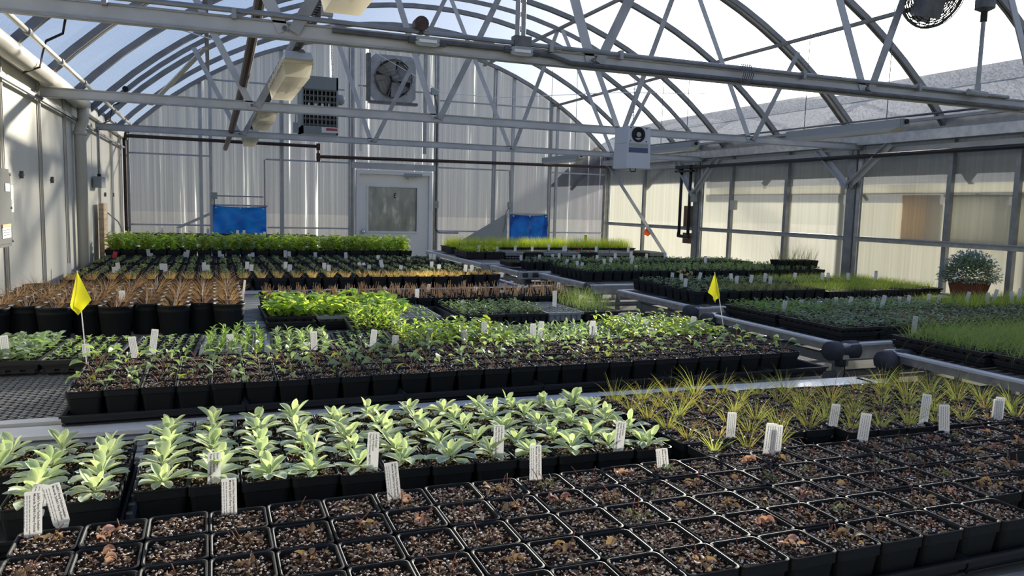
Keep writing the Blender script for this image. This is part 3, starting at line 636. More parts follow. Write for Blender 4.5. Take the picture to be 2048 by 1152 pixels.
c = MB(); c.tube([(-.04, .05, -.18), (-.03, .05, -.215), (.02, .05, -.215), (.03, .05, -.18)], .005, 'dark', 6); c.obj('cord', t)
# circulation fan with wire cage at the top
t = empty('circulation_fan', (4.13, 3.62, H+1.375), 'dark circulation fan in a wire cage at the top of the nearest truss', 'fan')
fr = Matrix.Rotation(R(20), 3, 'X') @ Matrix.Rotation(R(-6), 3, 'Z')
for s_ in (-1, 1):
    c = MB()
    for k in range(13):
        r = .035+.0148*k; zz = s_*(.055-.00011*(k*k)*1.9)
        c.tube([fr @ Vector((r*cos(2*pi*i/28), zz, r*sin(2*pi*i/28))) for i in range(29)], .0030, 'dark', 5, False)
    for i in range(20):
        a = 2*pi*i/20; c.tube([fr @ Vector((.03*cos(a), s_*.058, .03*sin(a))), fr @ Vector((.14*cos(a), s_*.05, .14*sin(a))), fr @ Vector((.213*cos(a), s_*.02, .213*sin(a)))], .0028, 'dark', 5, False)
    c.obj('wire_guard', t)
c = MB(); c.tube([fr @ Vector((.215*cos(2*pi*i/32), 0, .215*sin(2*pi*i/32))) for i in range(33)], .008, 'dark_steel', 6, False); c.obj('rim', t)
for k in range(3):
    c = MB(); a = 2*pi*k/3+.4; vs = []
    for i in range(5):
        r = .03+.038*i; wd = .03+.016*i
        for q in (-1, 1): vs.append(fr @ Vector((r*cos(a)-q*wd*sin(a), q*.02, r*sin(a)+q*wd*cos(a))))
    c.add(vs, [(2*i, 2*i+1, 2*i+3, 2*i+2) for i in range(4)], 'boxgrey'); c.obj('blade', t)
c = MB(); c.box(fr @ Vector((-.10, -.11, -.075)), (.12, .12, .15), 'dark_steel', fr); c.obj('motor', t)
t = empty('conduit_drop', (4.57, 3.62, H+.8), 'steel conduit hanging beside the caged circulation fan', 'conduit')
c = MB(); c.tube([(0, 0, .02), (0, 0, .5)], .013, 'galv'); c.obj('tube', t)
c = MB(); c.lathe([(.0, .66), (.05, .65), (.06, .58), (.06, .52), (.02, .50)], 'dark_steel', 12); c.tube([(0, 0, .44), (0, 0, .52)], .02, 'dark', 8); c.obj('junction_head', t)
c = MB(); c.tube([(-.08, 0, .0), (.08, 0, -.006)], .02, 'boxgrey', 8); c.tube([(0, 0, 0), (0, 0, .05)], .018, 'boxgrey', 8); c.obj('tee_fitting', t)
# strip lights
for x, ya, yb, z, lab in ((5.62, 5.12, 6.55, H+.78, 'long white strip light below the grey outer roof, the largest of three'), (5.62, 8.25, 9.25, H+.80, 'white strip light just behind the hanging sensor box'), (5.0, 10.2, 11.5, H+.725, 'small white strip light near the end wall corner')):
    t = empty('strip_light', (x, (ya+yb)/2, z), lab, 'strip light', 'strip lights on the sunny side'); L = yb-ya
    c = MB(); c.box((0, 0, .03), (.11, L, .07), 'boxgrey'); c.box((0, -L/2-.005, .03), (.10, .02, .07), 'galv'); c.obj('housing', t)
    c = MB(); c.box((0, 0, -.022), (.12, L-.02, .035), 'stripdiff', taper=.85); c.obj('diffuser', t)
    c = MB(); c.tube([(0, -L/2-.03, .04), (0, -L/2+.02, .04)], .022, 'dark', 8); c.obj('cable_gland', t)
    for yy in (-L/2+.2, L/2-.2):
        c = MB(); c.tube([(0, yy, .06), (0, yy, arcz(x)-z-.05)], .004, 'dark_steel', 5); c.obj('hanger_wire', t)
b = MB(); b.tube([(5.62, 4.2, H+.86), (5.62, 9.4, H+.885)], .010, 'dark_steel', 6); b.obj('conduit_run', label='thin conduit above the strip lights on the sunny side', category='conduit')
# black side curtain pipe and its drive
t = empty('curtain_pipe', (XR-.16, 7, H+.65), 'black horizontal pipe hung along the translucent side wall', 'pipe')
c = MB(); c.tube([(0, 2.9, 0), (0, -3, -.005), (0, -7, 0)], .024, 'blackpipe', 10); c.obj('tube', t, True)
for y in (-.35, -.25, 2.6):
    c = MB(); c.tube([(0, y, .02), (.01, y, .09), (.05, y, .1)], .006, 'dark_steel', 5); c.obj('hook', t)
t = empty('crank_drive', (XR-.14, 10.1, H), 'black crank drive with two upright black tubes beside the column', 'drive')
for y in (.04, -.2):
    c = MB(); c.tube([(0, y, .66), (0, y, -.36)], .024, 'blackpipe', 10); c.obj('tube', t, True)
c = MB(); c.box((0, -.05, .66), (.10, .40, .05), 'blackpipe'); c.box((0, -.05, .60), (.08, .46, .03), 'blackpipe'); c.obj('gear_head', t)
c = MB(); c.tube([(0, .04, -.3), (0, .06, -.38), (0, -.22, -.39)], .026, 'blackpipe', 8); c.obj('foot_elbow', t)
for z0, z1, lab in ((-.27, .08, 'dark plywood square behind the two black tubes'), (-.49, -.33, 'weathered plywood piece below the two black tubes')):
    b = MB(); b.box((XR-.06, 9.96, H+(z0+z1)/2), (.02, .36, z1-z0), 'ply'); b.obj('plywood_board', label=lab, category='board')
t = MB(); t.box((XR-.13, 9.80, H+.20), (.07, .09, .13), 'boxgrey'); t.tube([(XR-.13, 9.80, H+.26), (XR-.13, 9.80, H+.7)], .01, 'dark_steel', 6); t.obj('switch_box', label='grey switch box on the column beside the two black tubes', category='electrical box')
t = MB(); t.box((XR-.07, 8.93, H+.10), (.05, .10, .13), 'cream'); t.obj('outlet_box', label='small cream outlet box on a stud of the translucent side wall', category='electrical box')

# ---------------------------------------------------------------- the neighbouring greenhouse beyond the side wall
NX, NZ = 10.9, RC[1]-.46
b = MB(); n = 30
vs = [(NX+cos(a0+(a1-a0)*i/n)*RC[2], y, NZ+sin(a0+(a1-a0)*i/n)*RC[2]) for y in (-4, 15.6) for i in range(n+1)]
for i in range(n): b.add([vs[i], vs[i+1], vs[n+2+i], vs[n+1+i]], [(0, 1, 2, 3)], 'film2' if i < n//2+2 else 'film3')  # far half made clear to pass sun inward, near half dark and dense
t = b.obj('neighbouring_greenhouse', None, True, label='grey curved roof of the greenhouse next door, seen through the film', category='greenhouse')
for y in (-.5, 2.5, 5.5, 8.5, 11.5, 14.5):
    c = MB(); sweep(c, y, .05, .06, 'dark_steel', NX-4.03, NX+4.03, off=.02, cx=NX, cz=NZ); c.obj('rib', t)
c = MB()
c.box((NX+4.0, 5.8, .9), (.03, 19, 1.8), 'boxgrey'); c.obj('side_wall', t)
c = MB(); c.box((NX, 5.8, -.04), (8, 19.6, .06), 'concrete'); c.obj('floor', t)
for y in (4.55, 5.15, 7.4, 8.3): 
    b = MB(); b.tube([(XR+.35, y, 0), (XR+.35, y, H+.6)], .03, 'boxgrey', 8); b.obj('outside_post', label='blurred grey post outside the translucent side wall, %s along it' % {4.55: 'nearest', 5.15: 'second', 7.4: 'third', 8.3: 'fourth'}[y], category='post')
for z, lab in ((H+.50, 'upper blurred rail outside the translucent side wall'), (H+.30, 'lower blurred rail outside the translucent side wall')):
    b = MB(); b.box((XR+.3, 5.5, z), (.03, 9, .10), 'boxgrey'); b.obj('outside_rail', label=lab, category='rail')
b = MB(); b.box((XR+.12, 6.05, H+.0), (.12, .36, .46), 'cardsoft'); b.obj('cardboard_box', label='brown box blurred behind the translucent side wall', category='box')
for y, lab in ((5.12, 'grey cabinet blurred behind the side wall, beside the brown box'), (4.42, 'grey cabinet blurred behind the side wall, cut by the picture edge')):
    b = MB(); b.box((XR+.12, y+.3, H+.0), (.12, .58, .42), 'boxsoft'); b.box((XR+.12, y+.3, H+.22), (.14, .6, .02), 'galvw'); b.obj('outside_cabinet', label=lab, category='cabinet')
# ================================================================ sun and sky
sd = ray(1640, 10).normalized()
SUN, SKYK = 14.0, 1.15
ld = bpy.data.lights.new('sun', 'SUN'); ld.energy = SUN; ld.angle = R(2.5); ld.color = (1., .93, .80)
lo = bpy.data.objects.new('sun', ld); COL.objects.link(lo); lo.rotation_euler = (-sd).to_track_quat('-Z', 'Y').to_euler(); lo.location = sd*30
wd = bpy.data.worlds.new('sky'); S.world = wd; wd.use_nodes = True; nt = wd.node_tree; nt.nodes.clear()
out = nt.nodes.new('ShaderNodeOutputWorld'); bg = nt.nodes.new('ShaderNodeBackground'); nt.links.new(bg.outputs[0], out.inputs[0])
tc = nt.nodes.new('ShaderNodeTexCoord'); nrm = nd(nt, 'ShaderNodeVectorMath', operation='NORMALIZE'); nt.links.new(tc.outputs['Generated'], nrm.inputs[0])
dt = nd(nt, 'ShaderNodeVectorMath', operation='DOT_PRODUCT'); nt.links.new(nrm.outputs[0], dt.inputs[0]); dt.inputs[1].default_value = sd
def math_(op, a, b=0.):
    n = nd(nt, 'ShaderNodeMath', operation=op)
    for i, v in enumerate((a, b)):
        if isinstance(v, (int, float)): n.inputs[i].default_value = v
        else: nt.links.new(v, n.inputs[i])
    return n.outputs[0]
d0 = math_('MAXIMUM', dt.outputs['Value'], 0.)
def scaled(col, f):
    n = nd(nt, 'ShaderNodeVectorMath', operation='SCALE'); n.inputs[0].default_value = col; nt.links.new(f, n.inputs['Scale']); return n.outputs[0]
def addv(a, b):
    n = nd(nt, 'ShaderNodeVectorMath', operation='ADD'); nt.links.new(a, n.inputs[0]); nt.links.new(b, n.inputs[1]); return n.outputs[0]
sp = nt.nodes.new('ShaderNodeSeparateXYZ'); nt.links.new(nrm.outputs[0], sp.inputs[0])
base = ramp(nt, sp.outputs['Z'], [(0., (.40, .44, .50)), (.12, (.32, .41, .55)), (.45, (.12, .22, .47)), (1., (.09, .18, .42))])
tot = addv(base, scaled((7., 6.6, 5.6), math_('POWER', d0, 80.)))
tot = addv(tot, scaled((.50, .48, .42), math_('POWER', d0, 12.)))
tot = addv(tot, scaled((.10, .105, .115), math_('POWER', d0, 2.)))
nt.links.new(tot, bg.inputs['Color']); bg.inputs['Strength'].default_value = SKYK
S.view_settings.view_transform = 'Standard'; S.view_settings.look = 'None'; S.view_settings.gamma = 1.; S.view_settings.exposure = 0.2
S.view_settings.use_curve_mapping = False
cy = S.cycles; cy.max_bounces = 9; cy.diffuse_bounces = 3; cy.glossy_bounces = 3; cy.transmission_bounces = 6; cy.transparent_max_bounces = 14
cy.caustics_reflective = False; cy.caustics_refractive = False; cy.sample_clamp_indirect = 4.

# ================================================================ benches
BT = H-.725                      # bench top
def bench(x0, x1, y0, y1, label, mesh=None, group='benches', knobs=(), rz=0.):
    t = empty('nursery_bench', ((x0+x1)/2, (y0+y1)/2, 0), label, 'bench', group, rz); cx, cy_ = (x0+x1)/2, (y0+y1)/2
    w = lambda x, y, z: (x-cx, y-cy_, z)
    c = MB(); z = BT-.012
    if mesh:
        c.box(w((x0+x1)/2, (y0+y1)/2, z-.02), (.04, y1-y0, .02), 'galv')
        mx0, mx1, my0, my1 = mesh; py, px = .018, .052; j = 0
        yy = my0
        while yy < my1:                      # expanded metal: zigzag strands
            xx = mx0+(px/2 if j % 2 else 0)
            while xx < mx1:
                c.bar(w(xx, yy, z+.006), w(xx+px/2, yy+py, z+.009), .006, .004, 'galv'); c.bar(w(xx+px/2, yy+py, z+.006), w(xx+px, yy, z+.009), .006, .004, 'galv'); xx += px
            yy += py; j += 1
        c.box(w((mx1+x1)/2, cy_, z+.004), (x1-mx1, y1-y0-.06, .006), 'galv')
    else:
        k = max(2, int((y1-y0)/.06))
        for i in range(k): c.box(w(cx, y0+.03+(y1-y0-.06)*(i+.5)/k, z+.004), (x1-x0-.04, .040, .006), 'galv')
    c.obj('mesh_top', t)
    for a, b_, n_ in (((x0, y0), (x1, y0), 'front_rail'), ((x0, y1), (x1, y1), 'back_rail'), ((x0, y0), (x0, y1), 'end_rail'), ((x1, y0), (x1, y1), 'end_rail')):
        c = MB(); wd = .115 if n_ == 'back_rail' and y0 < .6 else .05; s_ = (1 if n_ == 'front_rail' else -1)*(wd-.04)/2 if n_ != 'end_rail' else 0
        hb = .04 if x0 > 1 and n_ == 'end_rail' else .075; c.bar(w(*a, BT-hb/2), w(*b_, BT-hb/2), .035, hb, 'alu'); c.bar(w(a[0], a[1]+s_, BT+.006), w(b_[0], b_[1]+s_, BT+.006), wd, .012, 'railalu'); c.obj(n_, t)
    nx = max(2, int((x1-x0)/1.5)+1)
    for i in range(nx):
        x = x0+.14+(x1-x0-.28)*i/(nx-1)
        for y in (y0+.16, y1-.16):
            c = MB(); c.box(w(x, y, (BT-.07)/2), (.045, .045, BT-.07), 'galv'); c.box(w(x, y, .01), (.09, .09, .02), 'galv'); c.obj('leg', t)
        c = MB(); c.bar(w(x, y0+.1, BT-.12), w(x, y1-.1, BT-.12), .04, .05, 'galv'); c.obj('cross_bar', t)
    for y in (y0+.16, y1-.16):
        c = MB(); c.tube([w(x0-.02, y, BT-.20), w(x1, y, BT-.20)], .022, 'galv', 8); c.tube([w(x0+.1, y, .30), w(x1-.1, y, .30)], .014, 'galv', 6); c.obj('roller_tube', t)
    for (kx, ky) in knobs:
        c = MB(); q = (0, pi/2, .0)
        c.lathe([(0, -.10), (.045, -.10), (.055, -.085), (.055, -.03), (.043, -.02), (.043, .02), (.055, .03), (.055, .10), (.04, .115), (0, .115)], 'rubber', 16, w(kx, ky, BT-.03), (0, pi/2, 0))
        c.tube([w(kx, ky-.0, BT-.03), w(kx, ky, BT-.12)], .03, 'rubber', 10); c.obj('padded_corner', t, True)
        c = MB(); c.tube([w(kx+.02, ky, BT-.08), w(kx+.05, ky+.01, BT-.16), w(kx+.02, ky, BT-.22)], .004, 'dark', 5); c.obj('tie_cord', t)
    return t
XE = 2.62
bench(XL+.11, XE, .50, 2.625, 'nearest long bench under the pots of bare bark soil', rz=-.035)
bench(XL+.13, XE, 2.76, 4.62, 'second long bench, its metal mesh bare beside the seedling pots', mesh=(XL+.15, -.15, 2.80, 3.6))
bench(XL+.13, XE, 4.70, 6.28, 'third long bench under pots of cut stems and leafy trays')
bench(XL+.13, XE, 6.36, 7.90, 'fourth long bench under the tufts of straw-coloured grass')
bench(XL+.13, XE, 7.98, 9.75, 'fifth long bench under bushy light green pots')
RB = dict(F=(3.36, 6.5, .9, 3.06), E=(3.26, 6.5, 3.28, 4.52), D=(3.38, 6.5, 4.82, 6.02), C=(3.34, 6.5, 6.46, 7.72), B=(3.16, 6.5, 7.92, 8.80), A=(3.12, 6.5, 9.05, 11.7))
lab = dict(F='nearest bench across the aisle under long drooping grass', E='bench across the aisle under trays of dark seedlings, black pads at both corners', D='bench across the aisle behind the second yellow flag', C='bench across the aisle under pots topped with low green plants', B='narrow far bench across the aisle with one black corner pad', A='farthest bench across the aisle under the lime green grass')
kn = dict(F=((3.35, 3.0),), E=((3.27, 4.46), (3.28, 3.30)), D=((3.40, 4.86),), C=((3.38, 6.52),), B=((3.30, 7.95),), A=())
for k, v in RB.items(): bench(*v, lab[k], knobs=kn[k], group='benches across the aisle')

# ================================================================ plant makers
def square_ring(mb, h, z, r, seg=3):
    pts = []
    for qx, qy, a0_ in ((1, 1, 0), (-1, 1, pi/2), (-1, -1, pi), (1, -1, 3*pi/2)):
        for i in range(seg+1):
            a = a0_+pi/2*i/seg; pts.append((qx*(h-r)+r*cos(a), qy*(h-r)+r*sin(a), z))
    return pts
def loft(mb, rings, m, cap_first=False, cap_last=False):
    n = len(rings[0]); vs = [p for r_ in rings for p in r_]; fs = []
    for i in range(len(rings)-1):
        for k in range(n): fs.append((i*n+k, i*n+(k+1) % n, (i+1)*n+(k+1) % n, (i+1)*n+k))
    if cap_first: fs.append(tuple(range(n-1, -1, -1)))
    if cap_last: fs.append(tuple(range((len(rings)-1)*n, len(rings)*n)))
    mb.add(vs, fs, m)
PP, PH = .1068, .094              # small square pot: width at the rim, height; origin at the rim plane
def pot_into(mb, w=PP, h=PH, m='pot', seg=3):
    a = w/2; r = w*.11; lip = h*.22
    rings = [(a*.76, -h), (a*.925, -lip-.002), (a*.985, -lip), (a*.985, -.004), (a, -.003), (a, 0.), (a-.0025, .0008), (a-.0045, -.001), (a-.006, -.024)]
    loft(mb, [square_ring(mb, x, z, r if x > a*.8 else r*.8, seg) for x, z in rings], m, cap_first=True)
def mk_pot(w=PP, h=PH, m='pot'):
    mb = MB(); pot_into(mb, w, h, m); return mb.mesh('pot')
POT = mk_pot()
def soil_into(mb, g, w=PP, n=9, npl=72, nb=95, depth=.006, fine=1.):
    a = w/2-.005
    vs = [(a*(2*i/n-1), a*(2*j/n-1), -depth+g.uniform(-.003, .0035)-.004*max(abs(2*i/n-1), abs(2*j/n-1))**4) for j in range(n+1) for i in range(n+1)]
    mb.add(vs, [(j*(n+1)+i, j*(n+1)+i+1, (j+1)*(n+1)+i+1, (j+1)*(n+1)+i) for j in range(n) for i in range(n)], 'soil')
    for _ in range(npl):
        mb.rock((g.uniform(-a, a)*.94, g.uniform(-a, a)*.94, -depth+g.uniform(0, .003)), g.choice((.0009, .0012, .0014, .0017, .0022, .0030))*fine, 'perlite', g)
    for _ in range(nb):
        L = g.uniform(.004, .012)*fine
        if g.random() < .55: mb.rock((g.uniform(-a, a)*.95, g.uniform(-a, a)*.95, -depth+g.uniform(0, .003)), L*.32, g.choice(('bark', 'bark', 'soil', 'bark2')), g); continue
        mb.box((g.uniform(-a, a)*.9, g.uniform(-a, a)*.9, -depth+g.uniform(.0, .004)), (L, L*g.uniform(.2, .5), .0012), g.choice(('bark', 'bark', 'soil', 'soil', 'bark2')), (g.uniform(-.5, .5), g.uniform(-.5, .5), g.uniform(0, 6.3)))
def mk_soil(g, **k):
    mb = MB(); soil_into(mb, g, **k); return mb.mesh('soil')
SPAT = [.26, .34, .60, .90, 1., .95, .70, .12]
def lamb(g):
    mb = MB(.002); b = Vector((g.uniform(-.006, .006), g.uniform(-.006, .006), -.006)); ns = g.choice((1, 1, 2))
    for s_ in range(ns):
        o = b+Vector((g.uniform(-.014, .014), g.uniform(-.014, .014), 0)) if ns > 1 else b
        n = g.randint(12, 15) if ns == 1 else g.randint(7, 9); hgt = g.uniform(.010, .026); a = g.uniform(0, 6)
        for i in range(n):
            t = i/(n-1); a += 2.4+g.uniform(-.3, .3); el = R(2+64*t**1.5+g.uniform(-12, 12)); L = g.uniform(.046, .066)*(1.04-.42*max(0, t-.45)*1.6)
            mb.strip(o+Vector((cos(a)*.004, sin(a)*.004, hgt*t)), a, el, L, L*g.uniform(.42, .54), g.uniform(.2, .8)*(1.1-t*.7), g.uniform(.25, .6), 'lamb' if t < .62 else 'lamb2', 7, SPAT)
        mb.tube([o, o+Vector((0, 0, hgt+.01))], .0025, 'lamb2', 6)
    return mb.mesh('rosette', True)
OV = [.12, .75, 1., .85, .45, .05]
def violet(g, yel=.12, sc=1.):
    mb = MB(.003); n = g.randint(2, 5); a = g.uniform(0, 6)
    for i in range(n):
        a += 2.4+g.uniform(-.5, .5); L = g.uniform(.038, .082)*sc; el = R(g.uniform(45, 84)); dr = g.uniform(.4, 1.3)
        p = Vector((g.uniform(-.006, .006), g.uniform(-.006, .006), -.008)); pts = [p.copy()]; h = Vector((cos(a), sin(a), 0))
        for k in range(4):
            e = el-dr*(k/4); p = p+(h*cos(e)+Vector((0, 0, sin(e))))*L/4; pts.append(p.copy())
        mb.tube(pts, [.0016, .0014, .0013, .0012, .001], 'redstalk' if g.random() < .6 else 'stalk', 5, False)
        l = g.uniform(.027, .044)*sc; mb.strip(p, a+g.uniform(-.4, .4), el-dr-g.uniform(.0, .5), l, l*g.uniform(.62, .85), g.uniform(.3, 1.1), g.uniform(.25, .85), 'mwy' if g.random() < yel else 'mw', 5, OV, g.uniform(-.5, .5))
    return mb.mesh('seedling', True)
def tuft(g, n, h, spread, mats, w=.0022, curve=(.2, 1.2), r=.010, low=35):
    mb = MB()
    for _ in range(n):
        a = g.uniform(0, 6.3); q = g.random()**.5; el = R(90-q*spread+g.uniform(-8, 8))
        mb.blade((cos(a)*r*q, sin(a)*r*q, -.008), a, max(el, R(low*.2)), h*g.uniform(.55, 1.1), w*g.uniform(.7, 1.3), g.uniform(*curve), g.choice(mats), 4)
    return mb.mesh('grass_tuft')
def stubs(g, n=14, h=.07, r=.026, m='stub'):
    mb = MB()
    for _ in range(n):
        a = g.uniform(0, 6.3); q = r*g.random()**.5; p = Vector((cos(a)*q, sin(a)*q, -.016)); hh = h*g.uniform(.5, 1.1)
        e = p+Vector((g.uniform(-.2, .2)*hh, g.uniform(-.2, .2)*hh, hh)); mb.tube([p, (p+e)/2+Vector((g.uniform(-.002, .002), g.uniform(-.002, .002), 0)), e], g.uniform(.0012, .0022), m, 5)
    return mb.mesh('cut_stem_clump')
def wither(g, kind):
    mb = MB()
    for _ in range(g.randint(1, 4)):
        a = g.uniform(0, 6.3); p = Vector((g.uniform(-.02, .02), g.uniform(-.02, .02), -.007)); h = g.uniform(.010, .038)
        mb.tube([p, p+Vector((cos(a)*h*.3, sin(a)*h*.3, h*.6)), p+Vector((cos(a)*h*.7, sin(a)*h*.5, h))], .0009, 'redstalk', 5)
    k = dict(bare=1, pink=6, dry=8, moss=14)[kind]; m = dict(pink='pinkleaf', dry='dryleaf', moss='moss', bare='dryleaf')[kind]; o = Vector((g.uniform(-.014, .014), g.uniform(-.014, .014), -.004))
    for _ in range(k):
        L = g.uniform(.012, .024) if kind != 'moss' else g.uniform(.008, .015)
        mb.strip(o+Vector((g.gauss(0, .009), g.gauss(0, .009), g.uniform(.0, .008))), g.uniform(0, 6.3), g.uniform(-.3, 1.2), L, L*.7, g.uniform(.5, 2.4), g.uniform(.2, 1.), m, 5, OV, g.uniform(-1, 1))
    return mb.mesh('withered_plant', True)
def leafy(g, h, n, L, wr, mats, el=(10, 60), stem='stalk', droop=(.3, 1.), stems=1, spread=0., fold=(.15, .5), prof=OV, z0=-.01, into=None, at_=(0, 0)):
    """a stem or several carrying pairs of leaves"""
    mb = into or MB(); nl = len(prof)-1
    for s_ in range(stems):
        b = Vector((at_[0]+g.uniform(-spread, spread), at_[1]+g.uniform(-spread, spread), z0)); ln = Vector((g.uniform(-.18, .18), g.uniform(-.18, .18), 1)).normalized(); hh = h*g.uniform(.75, 1.1)
        if stem: mb.tube([b, b+ln*hh], [.0016, .001], stem, 4, False)
        a = g.uniform(0, 6.3)
        for i in range(n):
            t = (i+.6)/n; a += pi if i % 2 else pi/2+g.uniform(-.4, .4); l = L*g.uniform(.7, 1.15)*(1.05-.45*abs(t-.55))
            mb.strip(b+ln*hh*t, a, R(g.uniform(*el)), l, l*wr*g.uniform(.85, 1.15), g.uniform(*droop), g.uniform(*fold), g.choice(mats), nl, prof, g.uniform(-.3, .3))
    return mb
LAN = [.15, .8, 1., .6, .05]; RND = [.3, .95, 1., .8, .1]

# ---------------------------------------------------------------- pots in blocks
def shown(x, y, z, m=0): return seen(x, y, z, m) or seen(x, y, z-.06, m) or seen(x, y, z+.06, m)
def block(x0, y0, nx, ny, pitch, zr, where, group, maker, near=True, name='potted_plant', cat='potted plant', jit=.0008, zj=.0015, ok=None, drift=0., gapx=(), g=None):
    """rows from the front; maker(g, row, col, rows) -> (description, plant part name, plant mesh, soil mesh) or, far off, (description, one mesh)"""
    g = g or random.Random(hash_(where)); rows = []
    for j in range(ny):
        row = []
        for i in range(nx):
            x = x0+(i+.5)*pitch; y = y0+(j+.5)*pitch+drift*(x-x0)
            x += .006*(i//3) if gapx == 3 else 0
            x += g.uniform(-jit, jit); y += g.uniform(-jit, jit); z = zr+g.uniform(-zj, zj)
            if ok and not ok(x, y, i, j): continue
            if not shown(x, y, z, 10): continue
            row.append((x, y, z, i, j))
        rows.append(row)
    while rows and not rows[-1]: rows.pop()
    while rows and not rows[0]: rows.pop(0)
    res = []
    for j, row in enumerate(rows):
        for k, (x, y, z, i, jj) in enumerate(sorted(row)):
            d = maker(g, jj, i, ny)
            lab = '%s, %s from left in %s row %s' % (d[0], ordn(k+1), rown(j, len(rows)), where)
            if near:
                t = empty(name, (x, y, z), lab, cat, group, rz=g.uniform(-.01, .01))
                put('pot', POT, t); put('soil', d[3], t, rz=g.randint(0, 3)*pi/2)
                if d[2]: put(d[1], d[2], t, rz=g.uniform(0, 6.3), sc=g.uniform(.88, 1.12))
            else:
                put(name, d[1], None, (x, y, z), g.randint(0, 3)*pi/2+g.uniform(-.01, .01), g.uniform(.97, 1.0), label=lab, category=cat, group=group)
            res.append((x, y, z))
    return res
def carrier(x, y, w, d, z, label, h=.045, name='carrier_tray', rz=0., group='carrier trays', m='tray', shade=True):
    key = (round(w, 3), round(d, 3), h, m)
    if key not in CACHE:
        mb = MB(); a, c_ = w/2, d/2
        def ring(e, z_): return [(-a+e, -c_+e, z_), (a-e, -c_+e, z_), (a-e, c_-e, z_), (-a+e, c_-e, z_)]
        loft(mb, [ring(.022, .0), ring(.012, h*.5), ring(.007, h*.5), ring(.005, h-.008), ring(0, h-.007), ring(0, h), ring(.006, h), ring(.014, h-.004), ring(.026, .004)], m, True, True)
        for s_ in (-1, 1):
            mb.box((0, s_*(c_-.008), h*.3), (w*.96, .004, .004), m); mb.box((s_*(a-.008), 0, h*.3), (.004, d*.96, .004), m)
        CACHE[key] = mb.mesh('carrier_tray')
    return put(name, CACHE[key], None, (x, y, z), rz, label=label, category='tray', group=group)

soils = lambda: var('soil', 6, lambda g: mk_soil(g))
soilsP = lambda: var('soilpale', 5, lambda g: mk_soil(g, npl=80, nb=130))
# 1. bare bark pots, nearest
KINDS = ['bare']*5+['dry']*4+['moss']*3+['pink']*2
DES = dict(bare='square pot of bare bark soil', dry='square pot with crumpled tan leaves', moss='square pot with a mossy grey-green tuft', pink='square pot with curled dry pink leaves')
def m_bare(g, r_, c, n):
    k = g.choice(KINDS); return (DES[k], 'withered_plant', g.choice(var('with'+k, 5, lambda q: wither(q, k))), g.choice(soilsP()))
XM = -1.0
nM = int((2.42-XM)/.109)
XM = 1.512-.109*int((1.512-XM)/.109)
block(XM, 1.05, 32, 5, .109, H-.62, 'of nearest block', 'bark soil pots in the nearest block', m_bare, name='soil_pot', jit=.001, zj=.002)
for i in range(9):
    x = 1.512-.109*2.5-.33*(6-i)
    if -1 < x < 2.4: carrier(x+.0, 1.325, .335, .575, BT+.002, 'black carrier tray under the bark soil pots, %s from the left' % ordn(i+1), group='trays under the bark soil pots')
# 2. silver leaved pots
def m_lamb(g, r_, c, n): return ('square pot of fuzzy silver-green leaves', 'rosette', g.choice(var('lamb', 9, lamb)), g.choice(soils()))
block(-.165, 1.745, 12, 5, .1075, H-.62, 'of main block', 'silver-leaved pots in the main block', m_lamb, name='potted_rosette', drift=-.05, jit=.001)
block(-.62, 1.715, 4, 4, .1085, H-.62, 'of leftmost tray', 'silver-leaved pots in the leftmost tray', m_lamb, name='potted_rosette', jit=.001)
for i in range(4): carrier(-.165+.1075*(1.5+3*i), 2.0-.02*i*.3, .33, .56, BT+.002, 'black carrier tray under the silver-leaved pots, %s from the left' % ordn(i+2), group='trays under the silver-leaved pots')
carrier(-.41, 1.93, .45, .46, BT+.002, 'black carrier tray under the silver-leaved pots, leftmost', group='trays under the silver-leaved pots')
# 3. yellow-green grass pots
def m_yg(g, r_, c, n):
    q = g.random()
    if q < .12: return ('square pot of sparse russet grass', 'grass_tuft', g.choice(var('yr', 3, lambda h: tuft(h, 24, .05, 55, ['bgrass', 'ograss'], .0016))), g.choice(soilsP()))
    return ('square pot of yellow-green grass', 'grass_tuft', g.choice(var('yg', 8, lambda h: tuft(h, h.randint(30, 48), h.uniform(.08, .112), 42, ['ygrass']*4+['ograss'], .0023))), g.choice(soilsP()))
block(1.165, 1.70, 5, 5, .105, H-.62, 'beside silver leaves', 'yellow grass pots beside the silver leaves', m_yg, name='potted_grass')
block(1.70, 1.655, 9, 5, .105, H-.62, 'of outer grass block', 'yellow grass pots at the bench end', m_yg, name='potted_grass', drift=-.08, ok=lambda x, y, i, j: x < 2.52)
block(1.175, 1.592, 3, 1, .105, H-.622, 'of short strip', 'grass pots between bark soil and grass blocks', m_yg, name='potted_grass')
for i, (x, y) in enumerate(((1.33, 1.96), (1.58, 1.96), (1.86, 1.92), (2.18, 1.92))): carrier(x, y, .32 if i > 1 else .24, .54, BT+.002, 'black carrier tray under the yellow grass pots, %s from the left' % ordn(i+1), group='trays under the yellow grass pots')
# 4. seedling pots with arching stalks, the long row
def m_mw(g, r_, c, n): return ('square pot of arching round-leaved seedlings', 'seedling', g.choice(var('mw', 12, violet)), g.choice(soils()))
block(-.445, 2.725, 27, 5, .1082, H-.62, 'of long middle block', 'arching seedling pots in the long middle block', m_mw, name='potted_seedling', jit=.0008, ok=lambda x, y, i, j: not (i == 26 and j == 0 and False))
for i in range(6): carrier(-.445+.1082*(2.5+5*i)-(.11 if i == 5 else 0), 2.665+.30, .55 if i < 5 else .3, .625, BT+.002, 'black carrier tray under the arching seedling pots, %s from the left' % ordn(i+1), group='trays under the arching seedling pots')
